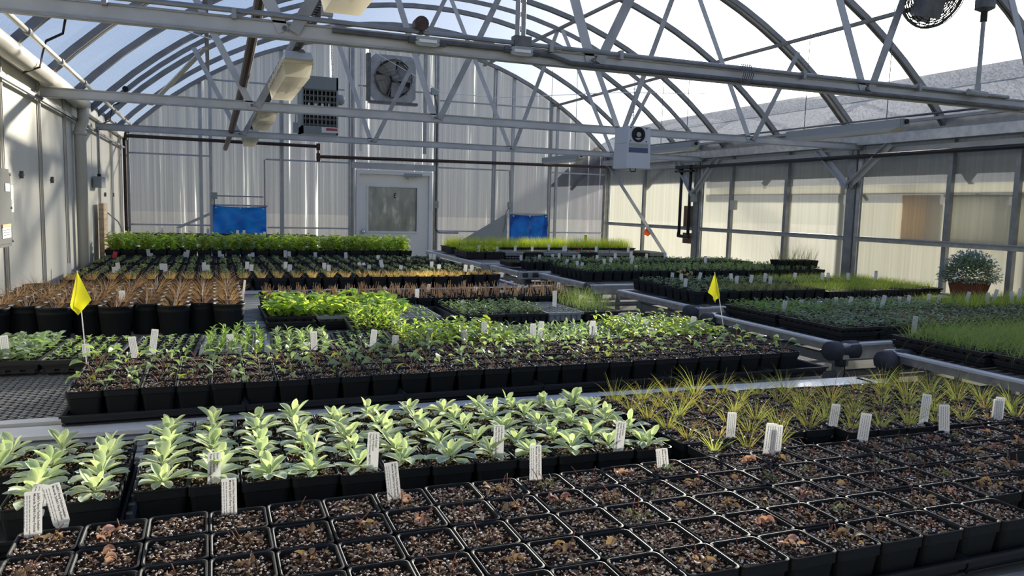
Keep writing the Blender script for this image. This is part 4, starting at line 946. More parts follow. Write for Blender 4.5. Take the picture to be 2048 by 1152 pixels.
# ---------------------------------------------------------------- plug trays
def plug(x, y, w, d, zr, nx, ny, label, group, plant=None, part='seedling', density=.9, stuff=None, m='tray', cells=False, h=.058, rz=0., name='plug_tray', soil='soilfar', g=None, sc=(.85, 1.15), pmat=None, jit=.15):
    g = g or random.Random(hash_(label)); t = empty(name, (x, y, zr), label, 'seedling tray', group, rz=rz)
    key = ('plug', round(w, 3), round(d, 3), nx, ny, h, m, cells)
    if key not in CACHE:
        mb = MB(); a, c = w/2, d/2
        ring = lambda e, z_: [(-a+e, -c+e, z_), (a-e, -c+e, z_), (a-e, c-e, z_), (-a+e, c-e, z_)]
        loft(mb, [ring(.026, -h), ring(.012, -.016), ring(.0, -.014), ring(0, 0), ring(.010, .001), ring(.012, -.006)] if not cells else [ring(.004, -.018), ring(0, -.018), ring(0, 0), ring(.010, .001), ring(.012, -.006)], m, not cells)
        ix, iy = w-.022, d-.022; px, py = ix/nx, iy/ny
        for i in range(nx+1): mb.box((-ix/2+i*px, 0, -.003), (.005, iy, .005), m)
        for j in range(ny+1): mb.box((0, -iy/2+j*py, -.003), (ix, .005, .005), m)
        if cells:
            for i in range(nx):
                for j in range(ny): mb.lathe([(px*.30, -h), (px*.46, -.006)], m, 10, (-ix/2+(i+.5)*px, -iy/2+(j+.5)*py, 0)); mb.disc((-ix/2+(i+.5)*px, -iy/2+(j+.5)*py, -h), px*.3, m, 10)
        else:
            for s_ in (-1, 1):
                for i in range(nx): mb.box((-ix/2+(i+.5)*px, s_*(c-.017), -h*.55), (px*.72, .012, h*.72), m, taper=.8)
                for j in range(ny): mb.box((s_*(a-.017), -iy/2+(j+.5)*py, -h*.55), (.012, py*.72, h*.72), m, taper=.8)
        CACHE[key] = mb.mesh('cell_tray')
        mb = MB()
        for i in range(nx):
            for j in range(ny): mb.add([(-ix/2+(i+u)*px, -iy/2+(j+v)*py, -.006) for u, v in ((.04, .04), (.96, .04), (.96, .96), (.04, .96))], [(0, 1, 2, 3)], soil)
        CACHE[key+('s', soil)] = mb.mesh('soil')
    if key+('s', soil) not in CACHE:
        me = CACHE[key+('s', 'soilfar')].copy(); CACHE[key+('s', soil)] = me
    put('cell_tray', CACHE[key], t); put('soil', CACHE[key+('s', soil)], t)
    ix, iy = w-.022, d-.022; px, py = ix/nx, iy/ny
    if plant:
        for i in range(nx):
            for j in range(ny):
                if g.random() < density:
                    put(part, g.choice(plant), t, (-ix/2+(i+.5+g.uniform(-jit, jit))*px, -iy/2+(j+.5+g.uniform(-jit, jit))*py, 0), g.uniform(0, 6.3), g.uniform(*sc))
    if stuff:
        nm, me = stuff; o = put(nm, me, t); o['kind'] = 'stuff'
    return t
def sward(key, w, d, n, h, mats, wd=.003, spread=30, curve=(.2, 1.1), lean=0.):
    def mk(g):
        mb = MB()
        for _ in range(n):
            a = g.uniform(0, 6.3); el = R(90-abs(g.gauss(0, spread*.6)))
            mb.blade((g.uniform(-w/2, w/2), g.uniform(-d/2, d/2), -.006), a, el, h*g.uniform(.55, 1.12), wd*g.uniform(.7, 1.3), g.uniform(*curve), g.choice(mats), 3 if curve[1] < 2 else 6)
        return mb.mesh('grass')
    return var(key, 2, mk)
def lf(key, cnt, **k): return var(key, cnt, lambda g: leafy(g, **k).mesh('seedling'))
P_round = lf('round', 6, h=.045, n=7, L=.038, wr=.85, mats=['ggreen', 'ggreen', 'mgreen'], prof=RND, el=(0, 45))
P_small = lf('small', 6, h=.022, n=7, L=.028, wr=.5, mats=['mgreen', 'ggreen', 'bright'], prof=LAN)
P_up = lf('up', 6, h=.06, n=9, L=.034, wr=.36, mats=['bright', 'mgreen'], prof=LAN, el=(30, 70))
P_tiny = lf('tiny', 6, h=.020, n=7, L=.022, wr=.6, mats=['mgreen', 'ggreen'], prof=LAN)
P_tall = lf('tall', 6, h=.11, n=11, L=.045, wr=.42, mats=['bright', 'basil', 'bright'], prof=LAN, el=(15, 60))
P_redb = lf('redb', 6, h=.09, n=12, L=.036, wr=.5, mats=['basil', 'bright', 'bronze', 'mgreen'], prof=LAN, el=(0, 55))
P_lobed = lf('lobed', 6, h=.085, n=9, L=.036, wr=.8, mats=['mgreen', 'basil', 'mwy', 'mgreen'], prof=RND, el=(0, 50))
P_lance = lf('lance', 6, h=.04, n=8, L=.042, wr=.36, mats=['ggreen', 'mgreen', 'lamb2'], prof=LAN, el=(20, 65))
P_bush = lf('bush', 6, h=.095, n=11, L=.040, wr=.55, mats=['mgreen', 'mgreen', 'dgreen', 'basil'], prof=OV, el=(0, 55))
P_bushy = lf('bushy', 6, h=.09, n=9, L=.040, wr=.75, mats=['mwy', 'basil', 'mgreen'], prof=RND, el=(0, 50), droop=(.5, 1.3))
P_big = lf('big', 7, h=.085, n=5, L=.075, wr=.70, mats=['bright', 'bright', 'basil'], prof=RND, el=(5, 55), droop=(.4, 1.2), fold=(.1, .4))
P_mint = lf('mint', 6, h=.050, n=10, L=.022, wr=.75, mats=['mgreen', 'ggreen', 'dgreen'], prof=RND, el=(-10, 45))
P_dark = lf('darks', 7, h=.035, n=8, L=.032, wr=.5, mats=['dgreen', 'dgreen', 'ggreen'], prof=LAN, el=(0, 50))
P_darkg = lf('darkg', 7, h=.04, n=8, L=.036, wr=.4, mats=['mgreen', 'ggreen', 'bright'], prof=LAN, el=(10, 55))
ZP = H-.66
EY = lambda x: 3.46-.085*(x+.2)
rzE = -.06
ER = [(-1.055, P_round, 'dense round grey-green leaves against the white wall', 1.), (-.775, P_round, 'dense round grey-green leaves, beside the bare metal mesh', 1.), (-.50, P_small, 'sparse bright seedlings behind the first yellow flag', .8), (-.20, P_tiny, 'small sparse seedlings beside the taller white tag', .9), (.09, P_up, 'upright narrow green shoots in a pale-edged tray', .9), (.38, P_lance, 'low silvery shoots before the big round black pots', .9), (.67, P_tiny, 'tiny dense leaves in front of tall bright shoots', 1.), (.95, P_redb, 'bright shoots with reddish lower leaves', 1.), (1.23, P_lobed, 'lobed green and yellowing leaves', 1.), (1.51, P_lance, 'light lance-shaped leaves, the first of two alike', 1.), (1.79, P_lance, 'light lance-shaped leaves, the second of two alike', 1.), (2.07, P_bush, 'tall dark bushy leaves', 1.), (2.35, P_bushy, 'yellowing rounded leaves at the aisle end', 1.)]
for i, (x, pl, d_, dens) in enumerate(ER):
    w_ = .278
    plug(x, EY(x)+.27, w_, .54, ZP, 5, 10, 'black plug tray of '+d_, 'plug trays behind the arching seedlings', pl, density=dens, rz=rzE, m='graytray' if i == 4 else 'tray')
    carrier(x, EY(x)+.27, w_-.01, .53, BT+.002, 'black flat under the plug trays, %s from the left' % ordn(i+1), h=.05, rz=rzE, group='flats under the plug trays')
for x, pl, d_ in ((.82, P_tall, 'tall bright leaning shoots reaching above its neighbours'),):
    plug(x, EY(x)+.27+.55, .278, .5, ZP, 5, 8, 'black plug tray of '+d_, 'plug trays behind the arching seedlings', pl, rz=rzE)
plug(1.12, 4.66, .30, .54, ZP, 6, 12, 'grey-edged plug tray of sparse silver sprouts', 'trays before the cut stems', P_tiny, density=.6, m='graytray', rz=-.02)
for i, (x, d_) in enumerate(((.405, 'big bright green leaves, black, beside the round pots'), (.69, 'big bright green leaves with silver-grey round cells'), (.965, 'big bright green leaves in black, cut off by the tall shoots'))):
    plug(x, 4.80-.02*i, .278, .54, ZP, 5, 7, 'tray of '+d_, 'trays of big bright leaves', P_big, m='graytray' if i == 1 else 'tray', cells=i == 1, rz=.02, density=.95)
for i, x in enumerate((1.535, 1.825)):
    plug(x, 4.66, .283, .54, ZP, 6, 10, 'black plug tray of dense crinkled green leaves, %s of the pair' % ('first', 'second')[i], 'trays before the cut stems', P_mint, density=1., jit=.3)
plug(2.09, 4.66, .25, .54, ZP, 6, 12, 'nearly empty white-ribbed plug tray beside the wispy grass', 'trays before the cut stems', P_tiny, density=.12, m='graytray')
plug(2.35, 4.66, .26, .54, ZP, 6, 12, 'plug tray of thin wispy upright grass at the aisle end', 'trays before the cut stems', None, stuff=('grass', sward('wisp', .24, .5, 500, .16, ['dlawn', 'mgreen'], .0016, 30)[0]))
for i, x in enumerate((.405, .69, .965, 1.25, 1.535, 1.825, 2.09, 2.35)): carrier(x, 4.68, .27, .53, BT+.002, 'black flat under the leafy trays before the cut stems, %s from the left' % ordn(i+1), h=.05, group='flats before the cut stems')

# ---------------------------------------------------------------- big round pots of brown grass
def big_pot(g):
    mb = MB(); r = .0815; h = .165
    mb.lathe([(.0, -h), (r*.80, -h), (r*.82, -h+.005), (r*.965, -.038), (r*.985, -.036), (r*.975, -.030), (r*.985, -.012), (r*1.01, -.010), (r*1.015, -.002), (r*.995, .001), (r*.96, -.004), (r*.92, -.05)], 'pot', 36)
    return mb.mesh('pot', True)
def big_soil(g):
    mb = MB(); mb.disc((0, 0, -.018), .0765, 'soilfar', 28)
    for _ in range(40):
        a = g.uniform(0, 6.3); q = .07*g.random()**.5; mb.rock((cos(a)*q, sin(a)*q, -.017), g.uniform(.0015, .003), 'perlite', g)
    return mb.mesh('soil')
BP = var('bigpot', 1, big_pot)[0]; bs = var('bigsoil', 3, big_soil)
bgt = var('bgrass', 7, lambda g: tuft(g, 64, .14, 66, ['bgrass', 'bgrass', 'bgrass', 'dryleaf'], .0026, (.2, 1.5), .025))
rows = []
for j in range(13):
    rows.append([(.078-.275*i-(.1375 if j % 2 else 0), 4.42+.091*j) for i in range(5)])
for j, row in enumerate(rows):
    vis = sorted(p for p in row if p[0] > XL+.1 and shown(p[0], p[1], H-.5, 40))
    for k, (x, y) in enumerate(vis):
        t = empty('grass_pot', (x+rng.uniform(-.002, .002), y+rng.uniform(-.002, .002), BT+.167), 'round black pot of russet grass, %s from left in %s row of big pots' % (ordn(k+1), rown(j, 13)), 'potted grass', 'big round pots of russet grass')
        put('pot', BP, t); put('soil', rng.choice(bs), t, rz=rng.uniform(0, 6)); put('grass_tuft', rng.choice(bgt), t, (0, 0, -.012), rng.uniform(0, 6), rng.uniform(.8, 1.15))

# ---------------------------------------------------------------- farther pots, one mesh each
def far_pot(key, n, w, h, plants, npl=14):
    def mk(g):
        mb = MB(); pot_into(mb, w, h, 'pot', 2); a = w/2-.006
        mb.add([(-a, -a, -.013), (a, -a, -.013), (a, a, -.013), (-a, a, -.013)], [(0, 1, 2, 3)], 'soilfar')
        for _ in range(npl): mb.rock((g.uniform(-a, a), g.uniform(-a, a), -.012), g.uniform(.0012, .0026), 'perlite', g)
        plants(mb, g); return mb.mesh(key)
    return var(key, n, mk)
def merge_tuft(mb, g, n, h, spread, mats, w, r, curve=(.1, .7)):
    for _ in range(n):
        a = g.uniform(0, 6.3); q = g.random()**.5
        mb.blade((cos(a)*r*q, sin(a)*r*q, -.014), a, R(90-q*spread+g.uniform(-8, 8)), h*g.uniform(.55, 1.1), w*g.uniform(.7, 1.3), g.uniform(*curve), g.choice(mats), 3)
def merge_stubs(mb, g):
    for _ in range(g.randint(7, 14)):
        a = g.uniform(0, 6.3); q = .030*g.random()**.5; p = Vector((cos(a)*q, sin(a)*q, -.014)); hh = g.uniform(.025, .085)
        mb.tube([p, p+Vector((g.uniform(-.28, .28)*hh, g.uniform(-.28, .28)*hh, hh))], .0017, 'stub', 4)
F_stub = far_pot('stubpot', 8, .104, .092, merge_stubs)
F_straw = far_pot('strawpot', 7, .13, .11, lambda mb, g: merge_tuft(mb, g, 60, .085, 30, ['tgrass'], .0035, .022))
F_strawl = far_pot('strawpotl', 5, .13, .11, lambda mb, g: merge_tuft(mb, g, 80, .07, 34, ['tgrass', 'tgrass', 'ograss'], .0035, .045))
F_lowd = far_pot('lowdark', 8, .13, .11, lambda mb, g: leafy(g, .025, 5, .026, .55, ['dgreen', 'mgreen', 'ggreen', 'bronze'], into=mb, stems=4, spread=.03, prof=LAN, el=(0, 60)))
F_basil = far_pot('basilpot', 7, .148, .15, lambda mb, g: leafy(g, .165, 12, .070, .52, ['basil', 'basil', 'basil', 'mgreen'], into=mb, stems=6, spread=.045, prof=OV, el=(-10, 50), droop=(.5, 1.4)))
F_green = far_pot('greenpot', 7, .104, .092, lambda mb, g: leafy(g, .045, 7, .03, .5, ['mgreen', 'dgreen', 'mgreen', 'bright'], into=mb, stems=3, spread=.03, prof=LAN, el=(0, 60)))
F_mixed = far_pot('mixedpot', 7, .104, .092, lambda mb, g: leafy(g, .035, 6, .028, .5, ['dgreen', 'ggreen', 'mgreen'], into=mb, stems=3, spread=.03, prof=LAN, el=(0, 60)))
F_grassd = far_pot('grassdpot', 6, .104, .092, lambda mb, g: merge_tuft(mb, g, 70, .07, 45, ['mgreen', 'dlawn', 'bgrass'], .0022, .04, (.3, 1.3)))
F_reed = far_pot('reedpot', 5, .104, .092, lambda mb, g: merge_tuft(mb, g, 16, .21, 22, ['mgreen', 'lawn', 'stub'], .004, .03, (.0, .3)))
ZR = H-.62
block(.28, 4.95, 20, 5, .109, ZR, 'of cut stem block', 'pots of cut tan stems', lambda g, r_, c, n: ('square pot of cut tan stems', g.choice(F_stub)), near=False, name='cut_stem_pot')
def m_I(g, r_, c, n):
    if r_ == 0: return ('square pot of straw-coloured tuft', g.choice(F_straw if c < 17 else F_strawl))
    if r_ == 1 and c > 16: return ('square pot of straw-coloured tuft', g.choice(F_strawl))
    return ('square pot of low dark seedlings', g.choice(F_lowd))
block(-1.06, 6.44, 26, 10, .1355, ZR, 'behind the cut stems', 'straw and seedling pots on the fourth bench', m_I, near=False, name='straw_pot', ok=lambda x, y, i, j: not (i > 22 and j == 0))
block(-1.06, 8.02, 26, 7, .1355, ZR, 'before the bushy pots', 'low dark seedling pots before the bushy pots', lambda g, r_, c, n: ('square pot of low dark sprouts', g.choice(F_lowd)), near=False, name='sprout_pot')
block(-1.06, 9.05, 22, 4, .15, H-.56, 'of bushy block', 'bushy light green pots on the fifth bench', lambda g, r_, c, n: ('square pot of bushy light green leaves', g.choice(F_basil)), near=False, name='potted_herb', cat='potted herb')
# black trays propped at the end wall
b = MB(); b.box((.2, 11.9, H-.60), (2.6, .7, .04), 'galvw'); 
for x in (-1, .2, 1.4): b.box((x, 11.9, (H-.62)/2), (.05, .6, H-.62), 'galv')
b.obj('back_shelf', label='low shelf at the end wall under the empty black trays', category='shelf')
for i in range(7):
    plug(-.95+.37*i, 11.75, .34, .54, H-.50, 6, 10, 'black tray at the foot of the end wall, %s from the left' % ordn(i+1), 'black trays at the end wall', None, rz=.0, h=.075)

# ---------------------------------------------------------------- across the aisle
def gtray(key, n, h, mats, wd=.0032, spread=34, curve=(.3, 1.2), w=.235, d=.49): return sward(key, w, d, n, h, mats, wd, spread, curve)
lime = gtray('lime', 700, .17, ['ylime', 'ylime', 'lawn'], .004, 26, (.1, .7))
for i in range(11):
    plug(3.42+.285*i, 11.22, .28, .56, H-.62, 6, 10, 'tray of lime green grass, %s from the left in the far row' % ordn(i+1), 'lime green grass trays', None, stuff=('grass', lime[i % 2]), h=.095)
lm = var('limesprout', 4, lambda g: leafy(g, .07, 8, .045, .55, ['ylime', 'mwy', 'basil'], prof=OV, el=(0, 60)).mesh('sprout'))
sproutstuff = var('sproutstuff', 2, lambda g: [leafy(g, .012, 4, .014, .5, ['ggreen', 'bronze', 'mgreen'], into=mb, at_=(g.uniform(-.12, .12), g.uniform(-.24, .24)), prof=LAN) for mb in [MB()] for _ in range(110)][0].mesh('sprout'))
for i in range(11):
    y = 10.17
    if i < 2: plug(3.32+.285*i, y, .28, .56, H-.625, 5, 8, 'plug tray of yellow-green sprouts, %s of the pair' % ('first', 'second')[i], 'plug trays before the lime grass', lm, h=.09, density=.8 if i == 0 else .6)
    else: plug(3.32+.285*i, y, .28, .56, H-.625, 6, 12, 'plug tray of tiny pale sprouts, %s from the right' % ordn(11-i), 'plug trays before the lime grass', None, stuff=('sprout', sproutstuff[i % 2]), h=.09, m='graytray' if i % 3 else 'tray')
for i in range(11): carrier(3.32+.285*i, 10.17, .27, .55, BT+.002, 'black flat under the pale sprout trays, %s from the left' % ordn(i+1), h=.05, group='flats under the pale sprout trays')
plug(3.36, 8.52, .28, .4, H-.64, 6, 10, 'plug tray of pale sprouts at the corner of the narrow far bench', 'narrow far bench', None, stuff=('sprout', sproutstuff[0]))
block(3.30, 8.02, 29, 6, .108, ZR, 'of narrow far bench', 'pots on the narrow far bench', lambda g, r_, c, n: ('square pot of grey-green sprouts', g.choice(F_mixed)), near=False, name='sprouting_pot', ok=lambda x, y, i, j: not (i < 2 and j > 1))
def m_C(g, r_, c, n): return ('square pot of low green leaves', g.choice(F_green))
block(3.42, 6.80, 28, 8, .1085, ZR, 'behind orange sprigs', 'low green pots behind the orange leaf tags', m_C, near=False, name='leaf_pot')
block(6.0, 7.0, 5, 2, .108, H-.53, 'of reed pots', 'reedy pots by the side wall', lambda g, r_, c, n: ('square pot of tall thin reeds', g.choice(F_reed)), near=False, name='reed_pot')
block(3.47, 5.00, 12, 5, .108, ZR, 'beside smaller flag', 'pots beside the second yellow flag', lambda g, r_, c, n: ('square pot of short mixed grass', g.choice(F_grassd if c > 3 else F_mixed)), near=False, name='mixed_grass_pot')
block(3.52, 5.62, 20, 4, .108, ZR, 'behind mixed grass', 'pots behind the mixed grass pots', lambda g, r_, c, n: ('square pot of dark leafy sprouts', g.choice(F_mixed)), near=False, name='dark_leaf_pot')
lawn = gtray('lawn', 650, .085, ['lawn', 'lawn', 'dlawn', 'ylime'], .0030, 40)
for i in range(5):
    plug(4.98+.285*i, 5.33+.02*i, .28, .56, H-.645, 6, 12, 'black plug tray of fresh short grass, %s from the left on the planter bench' % ordn(i+1), 'fresh grass trays beside the planter', None, stuff=('grass', lawn[i % 2]), h=.07)
    plug(4.98+.285*i, 5.88, .28, .5, H-.645, 6, 12, 'black plug tray of fresh short grass behind, %s from the left there' % ordn(i+1), 'fresh grass trays beside the planter', None, stuff=('grass', lawn[(i+1) % 2]), h=.07)
# bench E: seedling trays in two ranks
er = [(3.50, 4.20, P_darkg, 'blue-green seedlings at the aisle corner, its rim scuffed white'), (3.785, 4.20, P_darkg, 'blue-green seedlings, second along the aisle'), (3.50, 3.63, P_dark, 'dark seedlings on reddish rims at the front corner'), (3.785, 3.63, P_dark, 'dark seedlings beside the front corner tray')]
for i, (x, y, pl, d_) in enumerate(er): plug(x, y+.02, .28, .54, H-.645, 6, 10, 'black plug tray of '+d_, 'dark seedling trays across the aisle', pl, h=.06, density=.95)
dstuff = {}
def foli(key, pl_mats, h, L): return var(key, 2, lambda g: [leafy(g, h, 7, L, .5, pl_mats, into=mb, at_=((i+.5)/6*.25-.125, (j+.5)/10*.5-.25), prof=LAN, el=(0, 55)) for mb in [MB()] for i in range(6) for j in range(10)][0].mesh('seedling'))
fd = foli('fd', ['dgreen', 'ggreen', 'bronze'], .035, .03); fg = foli('fg', ['dgreen', 'mgreen', 'ggreen'], .04, .032)
for k in range(2, 11):
    x = 3.50+.285*k
    plug(x, 4.22, .28, .54, H-.645, 6, 10, 'black plug tray of dark leaves, %s along the back rank from the aisle' % ordn(k+1), 'dark seedling trays across the aisle', None, stuff=('seedling', fg[k % 2]) if k < 6 else ('grass', lawn[k % 2]))
    plug(x, 3.65, .28, .54, H-.645, 6, 10, 'black plug tray of dark leaves, %s along the front rank from the aisle' % ordn(k+1), 'dark seedling trays across the aisle', None, stuff=('seedling', fd[k % 2]))
for k in range(11):
    for y, w_ in ((4.22, 'back'), (3.65, 'front')): carrier(3.50+.285*k, y, .282, .545, BT+.003, 'deep black flat under the dark seedlings, %s along the %s rank' % (ordn(k+1), w_), h=.05, group='deep flats under the dark seedlings')
dl = gtray('droop', 800, .19, ['lawn', 'dlawn', 'dlawn', 'mgreen'], .0027, 58, (1.3, 3.0))
for k in range(6):
    x = 3.61+.285*k
    plug(x, 2.86, .282, .55, H-.645, 6, 10, 'black plug tray of long drooping grass, %s from the aisle' % ordn(k+1), 'drooping grass trays', None, stuff=('grass', dl[k % 2]), h=.06)
    carrier(x, 2.86, .285, .555, BT+.003, 'deep black flat under the drooping grass, %s from the aisle' % ordn(k+1), h=.05, group='flats under the drooping grass')
    if k < 3:
        plug(x+.03, 2.29, .282, .55, H-.645, 6, 10, 'black plug tray of long drooping grass in the nearer rank, %s from the aisle' % ordn(k+1), 'drooping grass trays', None, stuff=('grass', dl[(k+1) % 2]), h=.06)
        carrier(x+.03, 2.29, .285, .555, BT+.003, 'deep black flat under the nearer drooping grass, %s from the aisle' % ordn(k+1), h=.05, group='flats under the drooping grass')
# basket planter
px_, py_ = 6.35, 4.95
t = empty('planter', (px_, py_, BT+.002), 'red-brown basket planter of blue-grey flowers against the side wall', 'planter')
c = MB(); loft(c, [[(px2*.9, py2*.9, 0) for px2, py2 in ((-.10, -.10), (.10, -.10), (.10, .10), (-.10, .10))], [(px2*1.22, py2*1.22, .17) for px2, py2 in ((-.10, -.10), (.10, -.10), (.10, .10), (-.10, .10))], [(px2*1.15, py2*1.15, .165) for px2, py2 in ((-.10, -.10), (.10, -.10), (.10, .10), (-.10, .10))]], 'terra', True)
for k in range(9): c.bar((-.115+.029*k, -.124, .16), (-.085+.021*k, -.095, .01), .014, .008, 'terra')
c.obj('basket', t)
def bushy(g):
    mb = MB()
    for _ in range(2600):
        a = g.uniform(0, 6.3); q = g.random(); e = math.asin(g.uniform(-.1, 1)); r = .24*(.55+.45*q)
        p = (r*1.25*cos(a)*cos(e), r*.95*sin(a)*cos(e), .18+.26*sin(e)*(.5+.5*q)); fl = q > .62
        mb.strip(p, a+g.uniform(-.8, .8), e+g.uniform(-.5, .5),  .022 if fl else .036, .018, g.uniform(0, 1), .3, 'blueflower' if fl else g.choice(('dgreen', 'ggreen', 'mgreen')), 3, [.3, 1, .8, .1])
    return mb.mesh('foliage')
o = put('foliage', var('bushflower', 1, bushy)[0], t)

# ---------------------------------------------------------------- labels on sticks
def tag_mesh(w, h, txt):
    """white plastic tag standing on its point, printed face towards -y; origin where it meets the soil"""
    key = ('tag', round(w, 3), round(h, 3))
    if key not in CACHE:
        mb = MB(); a = w/2; th = .0009
        pr = [(-a, .0), (-a*.3, -.022), (a*.3, -.022), (a, .0), (a, h-.002), (a-.002, h), (-a+.002, h), (-a, h-.002)]
        mb.add([(x, -th/2, z) for x, z in pr]+[(x, th/2, z) for x, z in pr], [tuple(range(8)), tuple(range(15, 7, -1))]+[(k, k+8, (k+1) % 8+8, (k+1) % 8) for k in range(8)], 'tag'); CACHE[key] = mb.mesh('plant_tag')
    return CACHE[key]
def bars(w, h):
    key = ('bars', round(w, 3), round(h, 3))
    if key not in CACHE:
        mb = MB(); g = random.Random(3)
        for k in range(4):
            x = w*(.30-.2*k); z = h*.93; 
            while z > h*.25:
                L = h*g.uniform(.03, .09); mb.box((x, -.0008, z-L/2), (w*.05, .0004, L), 'ink2'); z -= L+h*.016
        CACHE[key] = mb.mesh('small_print')
    return CACHE[key]
JUD = ["Judith's Fancy Fuchsia beebalm", "Monarda 'Judith's Fancy Fuchsia'"]; LOC = ['Local Ecotype', 'Locally Produced', 'Pope Farm Nursery, MNCPPC']
def tag(px0, py0, px1, py1, zr, label, group, kind='bars', w=.03):
    p = at(px1, py1, zr); dist = (p-Vector((0, 0, H))).dot(fwd); h = max(.02, sqrt((px1-px0)**2+(py1-py0)**2)*dist/FPX*1.02)
    lean = math.atan2(px0-px1, py1-py0)+R(1.47)
    t = put('plant_tag', tag_mesh(w, round(h, 2), None), None, p, label=label, category='plant tag', group=group)
    az = math.atan2(p.x, p.y); t.rotation_euler = Euler((R(-5+rng.uniform(-4, 4)), lean, -az*.55+rng.uniform(-.15, .15)), 'XYZ'); h = round(h, 2)
    if kind == 'bars' and dist < 6: put('small_print', bars(w, h), t)
    elif kind in ('jud', 'loc'):
        lines = JUD if kind == 'jud' else LOC
        for k, s_ in enumerate(lines):
            mtx = Matrix.Translation((w*((.30-.22*k) if kind == 'jud' else (.26-.26*k)), -.0008, h*.96)) @ Matrix.Rotation(pi/2, 4, 'X') @ Matrix.Rotation(-pi/2, 4, 'Z')
            o = text('printed_line', s_, .0056 if kind == 'jud' else .0058, 'ink', t, mtx, 'LEFT', 1.5)
        if kind == 'jud':
            key = 'judbars'
            if key not in CACHE:
                mb = MB(); g = random.Random(5)
                for k in range(3):
                    z = 0.
                    while z > -.075+.01*k: L = g.uniform(.003, .008); mb.box((-.0052-.0044*k, -.0008, z-L/2-.004), (.0013, .0004, L), 'ink2'); z -= L+.0016
                CACHE[key] = mb.mesh('small_print')
            put('small_print', CACHE[key], t, (0, 0, h*.97))
    return t
def tags(lst, zr, phrase, group, kind='bars', w=.03):
    for k, q in enumerate(sorted(lst, key=lambda q: q[2])):
        tag(*q, zr, 'white plant tag, %s from left among those %s' % (ordn(k+1), phrase), group, kind, w)
ZS = H-.634; ZT = H-.666
tags([(65, 984, 66, 1081), (106, 968, 123, 1045), (456, 953, 459, 1036), (780, 927, 790, 1008), (1069, 892, 1071, 968), (1320, 900, 1327, 945)], ZS, 'standing in the bark soil pots', 'tags in the bark soil pots', 'jud', .029)
tags([(82, 971, 70, 1030), (1539, 849, 1536, 914), (1552, 852, 1549, 910), (1729, 824, 1723, 890), (1884, 811, 1888, 870)], ZS, 'of plain print in the bark soil pots', 'plain tags in the bark soil pots', 'bars', .03)
tags([(428, 905, 428, 967), (745, 868, 744, 941), (996, 850, 996, 914), (1240, 843, 1236, 904)], H-.624, 'standing in the silver-leaved pots', 'tags in the silver-leaved pots', 'loc', .027)
tags([(1464, 823, 1460, 882), (1668, 808, 1664, 861), (1852, 790, 1845, 853), (1999, 794, 1996, 845), (1992, 798, 1991, 842)], ZS, 'standing in the yellow grass', 'tags in the yellow grass', 'bars', .027)
tags([(8, 672, 12, 720), (171, 688, 174, 716), (263, 672, 273, 727), (309, 658, 304, 710), (459, 668, 460, 705), (477, 688, 475, 708), (612, 686, 614, 707), (626, 662, 629, 713), (738, 690, 735, 698), (748, 658, 744, 698), (790, 671, 790, 706), (859, 656, 857, 694), (927, 661, 930, 694), (967, 645, 969, 688), (1065, 646, 1066, 688), (1083, 645, 1079, 687), (1184, 641, 1182, 685), (1187, 652, 1187, 688), (1290, 641, 1291, 677), (1302, 655, 1300, 683), (1386, 635, 1382, 678), (1404, 645, 1407, 678)], ZT, 'behind the arching seedlings', 'tags in the plug trays', 'bars', .028)
tags([(833, 578, 834, 608), (858, 570, 855, 596), (925, 600, 926, 613), (951, 574, 947, 595), (1003, 580, 1004, 597), (1038, 573, 1034, 593), (1108, 583, 1109, 614), (1124, 577, 1123, 594), (1117, 566, 1116, 588), (560, 577, 560, 592), (655, 577, 656, 592), (745, 577, 745, 588), (770, 574, 768, 590)], ZT, 'at the cut stems and leafy trays', 'tags at the cut stems', 'bars', .028)
tags([(243, 583, 246, 614), (302, 575, 300, 592)], H-.60, 'in the big round pots', 'tags in the big round pots')
tags([(138, 526, 138, 546), (228, 533, 230, 548), (235, 526, 237, 544), (323, 526, 324, 543), (330, 527, 331, 546), (408, 524, 408, 543), (415, 530, 416, 546), (494, 524, 494, 541), (503, 530, 502, 545), (571, 523, 571, 541), (580, 530, 579, 547), (648, 525, 648, 543), (657, 530, 658, 545), (717, 524, 721, 534), (726, 525, 729, 533), (738, 530, 738, 541), (802, 531, 801, 541), (863, 523, 863, 537), (878, 529, 877, 541), (931, 529, 930, 546), (943, 530, 944, 547)], ZS, 'among the straw tufts and seedlings', 'tags among the straw tufts', 'bars', .034)
tags([(296, 498, 298, 515), (302, 507, 303, 516), (376, 501, 373, 517), (371, 504, 369, 517), (439, 502, 440, 516), (444, 508, 445, 518), (505, 505, 506, 516), (499, 508, 499, 517), (570, 501, 571, 517), (578, 502, 579, 517), (630, 504, 631, 517), (641, 514, 641, 520), (691, 505, 692, 519), (756, 511, 756, 521), (761, 520, 765, 538), (817, 515, 817, 522), (861, 508, 861, 521), (868, 509, 868, 522)], ZS, 'in the low dark sprouts', 'tags in the low dark sprouts', 'bars', .036)
tags([(324, 455, 324, 466), (356, 456, 356, 467), (416, 457, 416, 470), (475, 460, 475, 470), (488, 460, 488, 470), (512, 465, 512, 471), (522, 466, 522, 472), (529, 464, 529, 472)], H-.505, 'at the foot of the end wall', 'tags at the end wall', 'bars', .036)
tag(608, 486, 608, 502, H-.57, 'single white plant tag among the bushy light green pots', 'tag in the bushy pots', 'bars', .036)
tags([(957, 492, 957, 506), (994, 493, 994, 506), (1030, 491, 1030, 505), (1064, 492, 1064, 505), (1098, 488, 1096, 503), (1127, 491, 1127, 505), (1131, 492, 1131, 505), (1192, 493, 1192, 506), (1256, 494, 1256, 507)], H-.642, 'in the pale sprouts before the lime grass', 'tags in the pale sprouts', 'bars', .038)
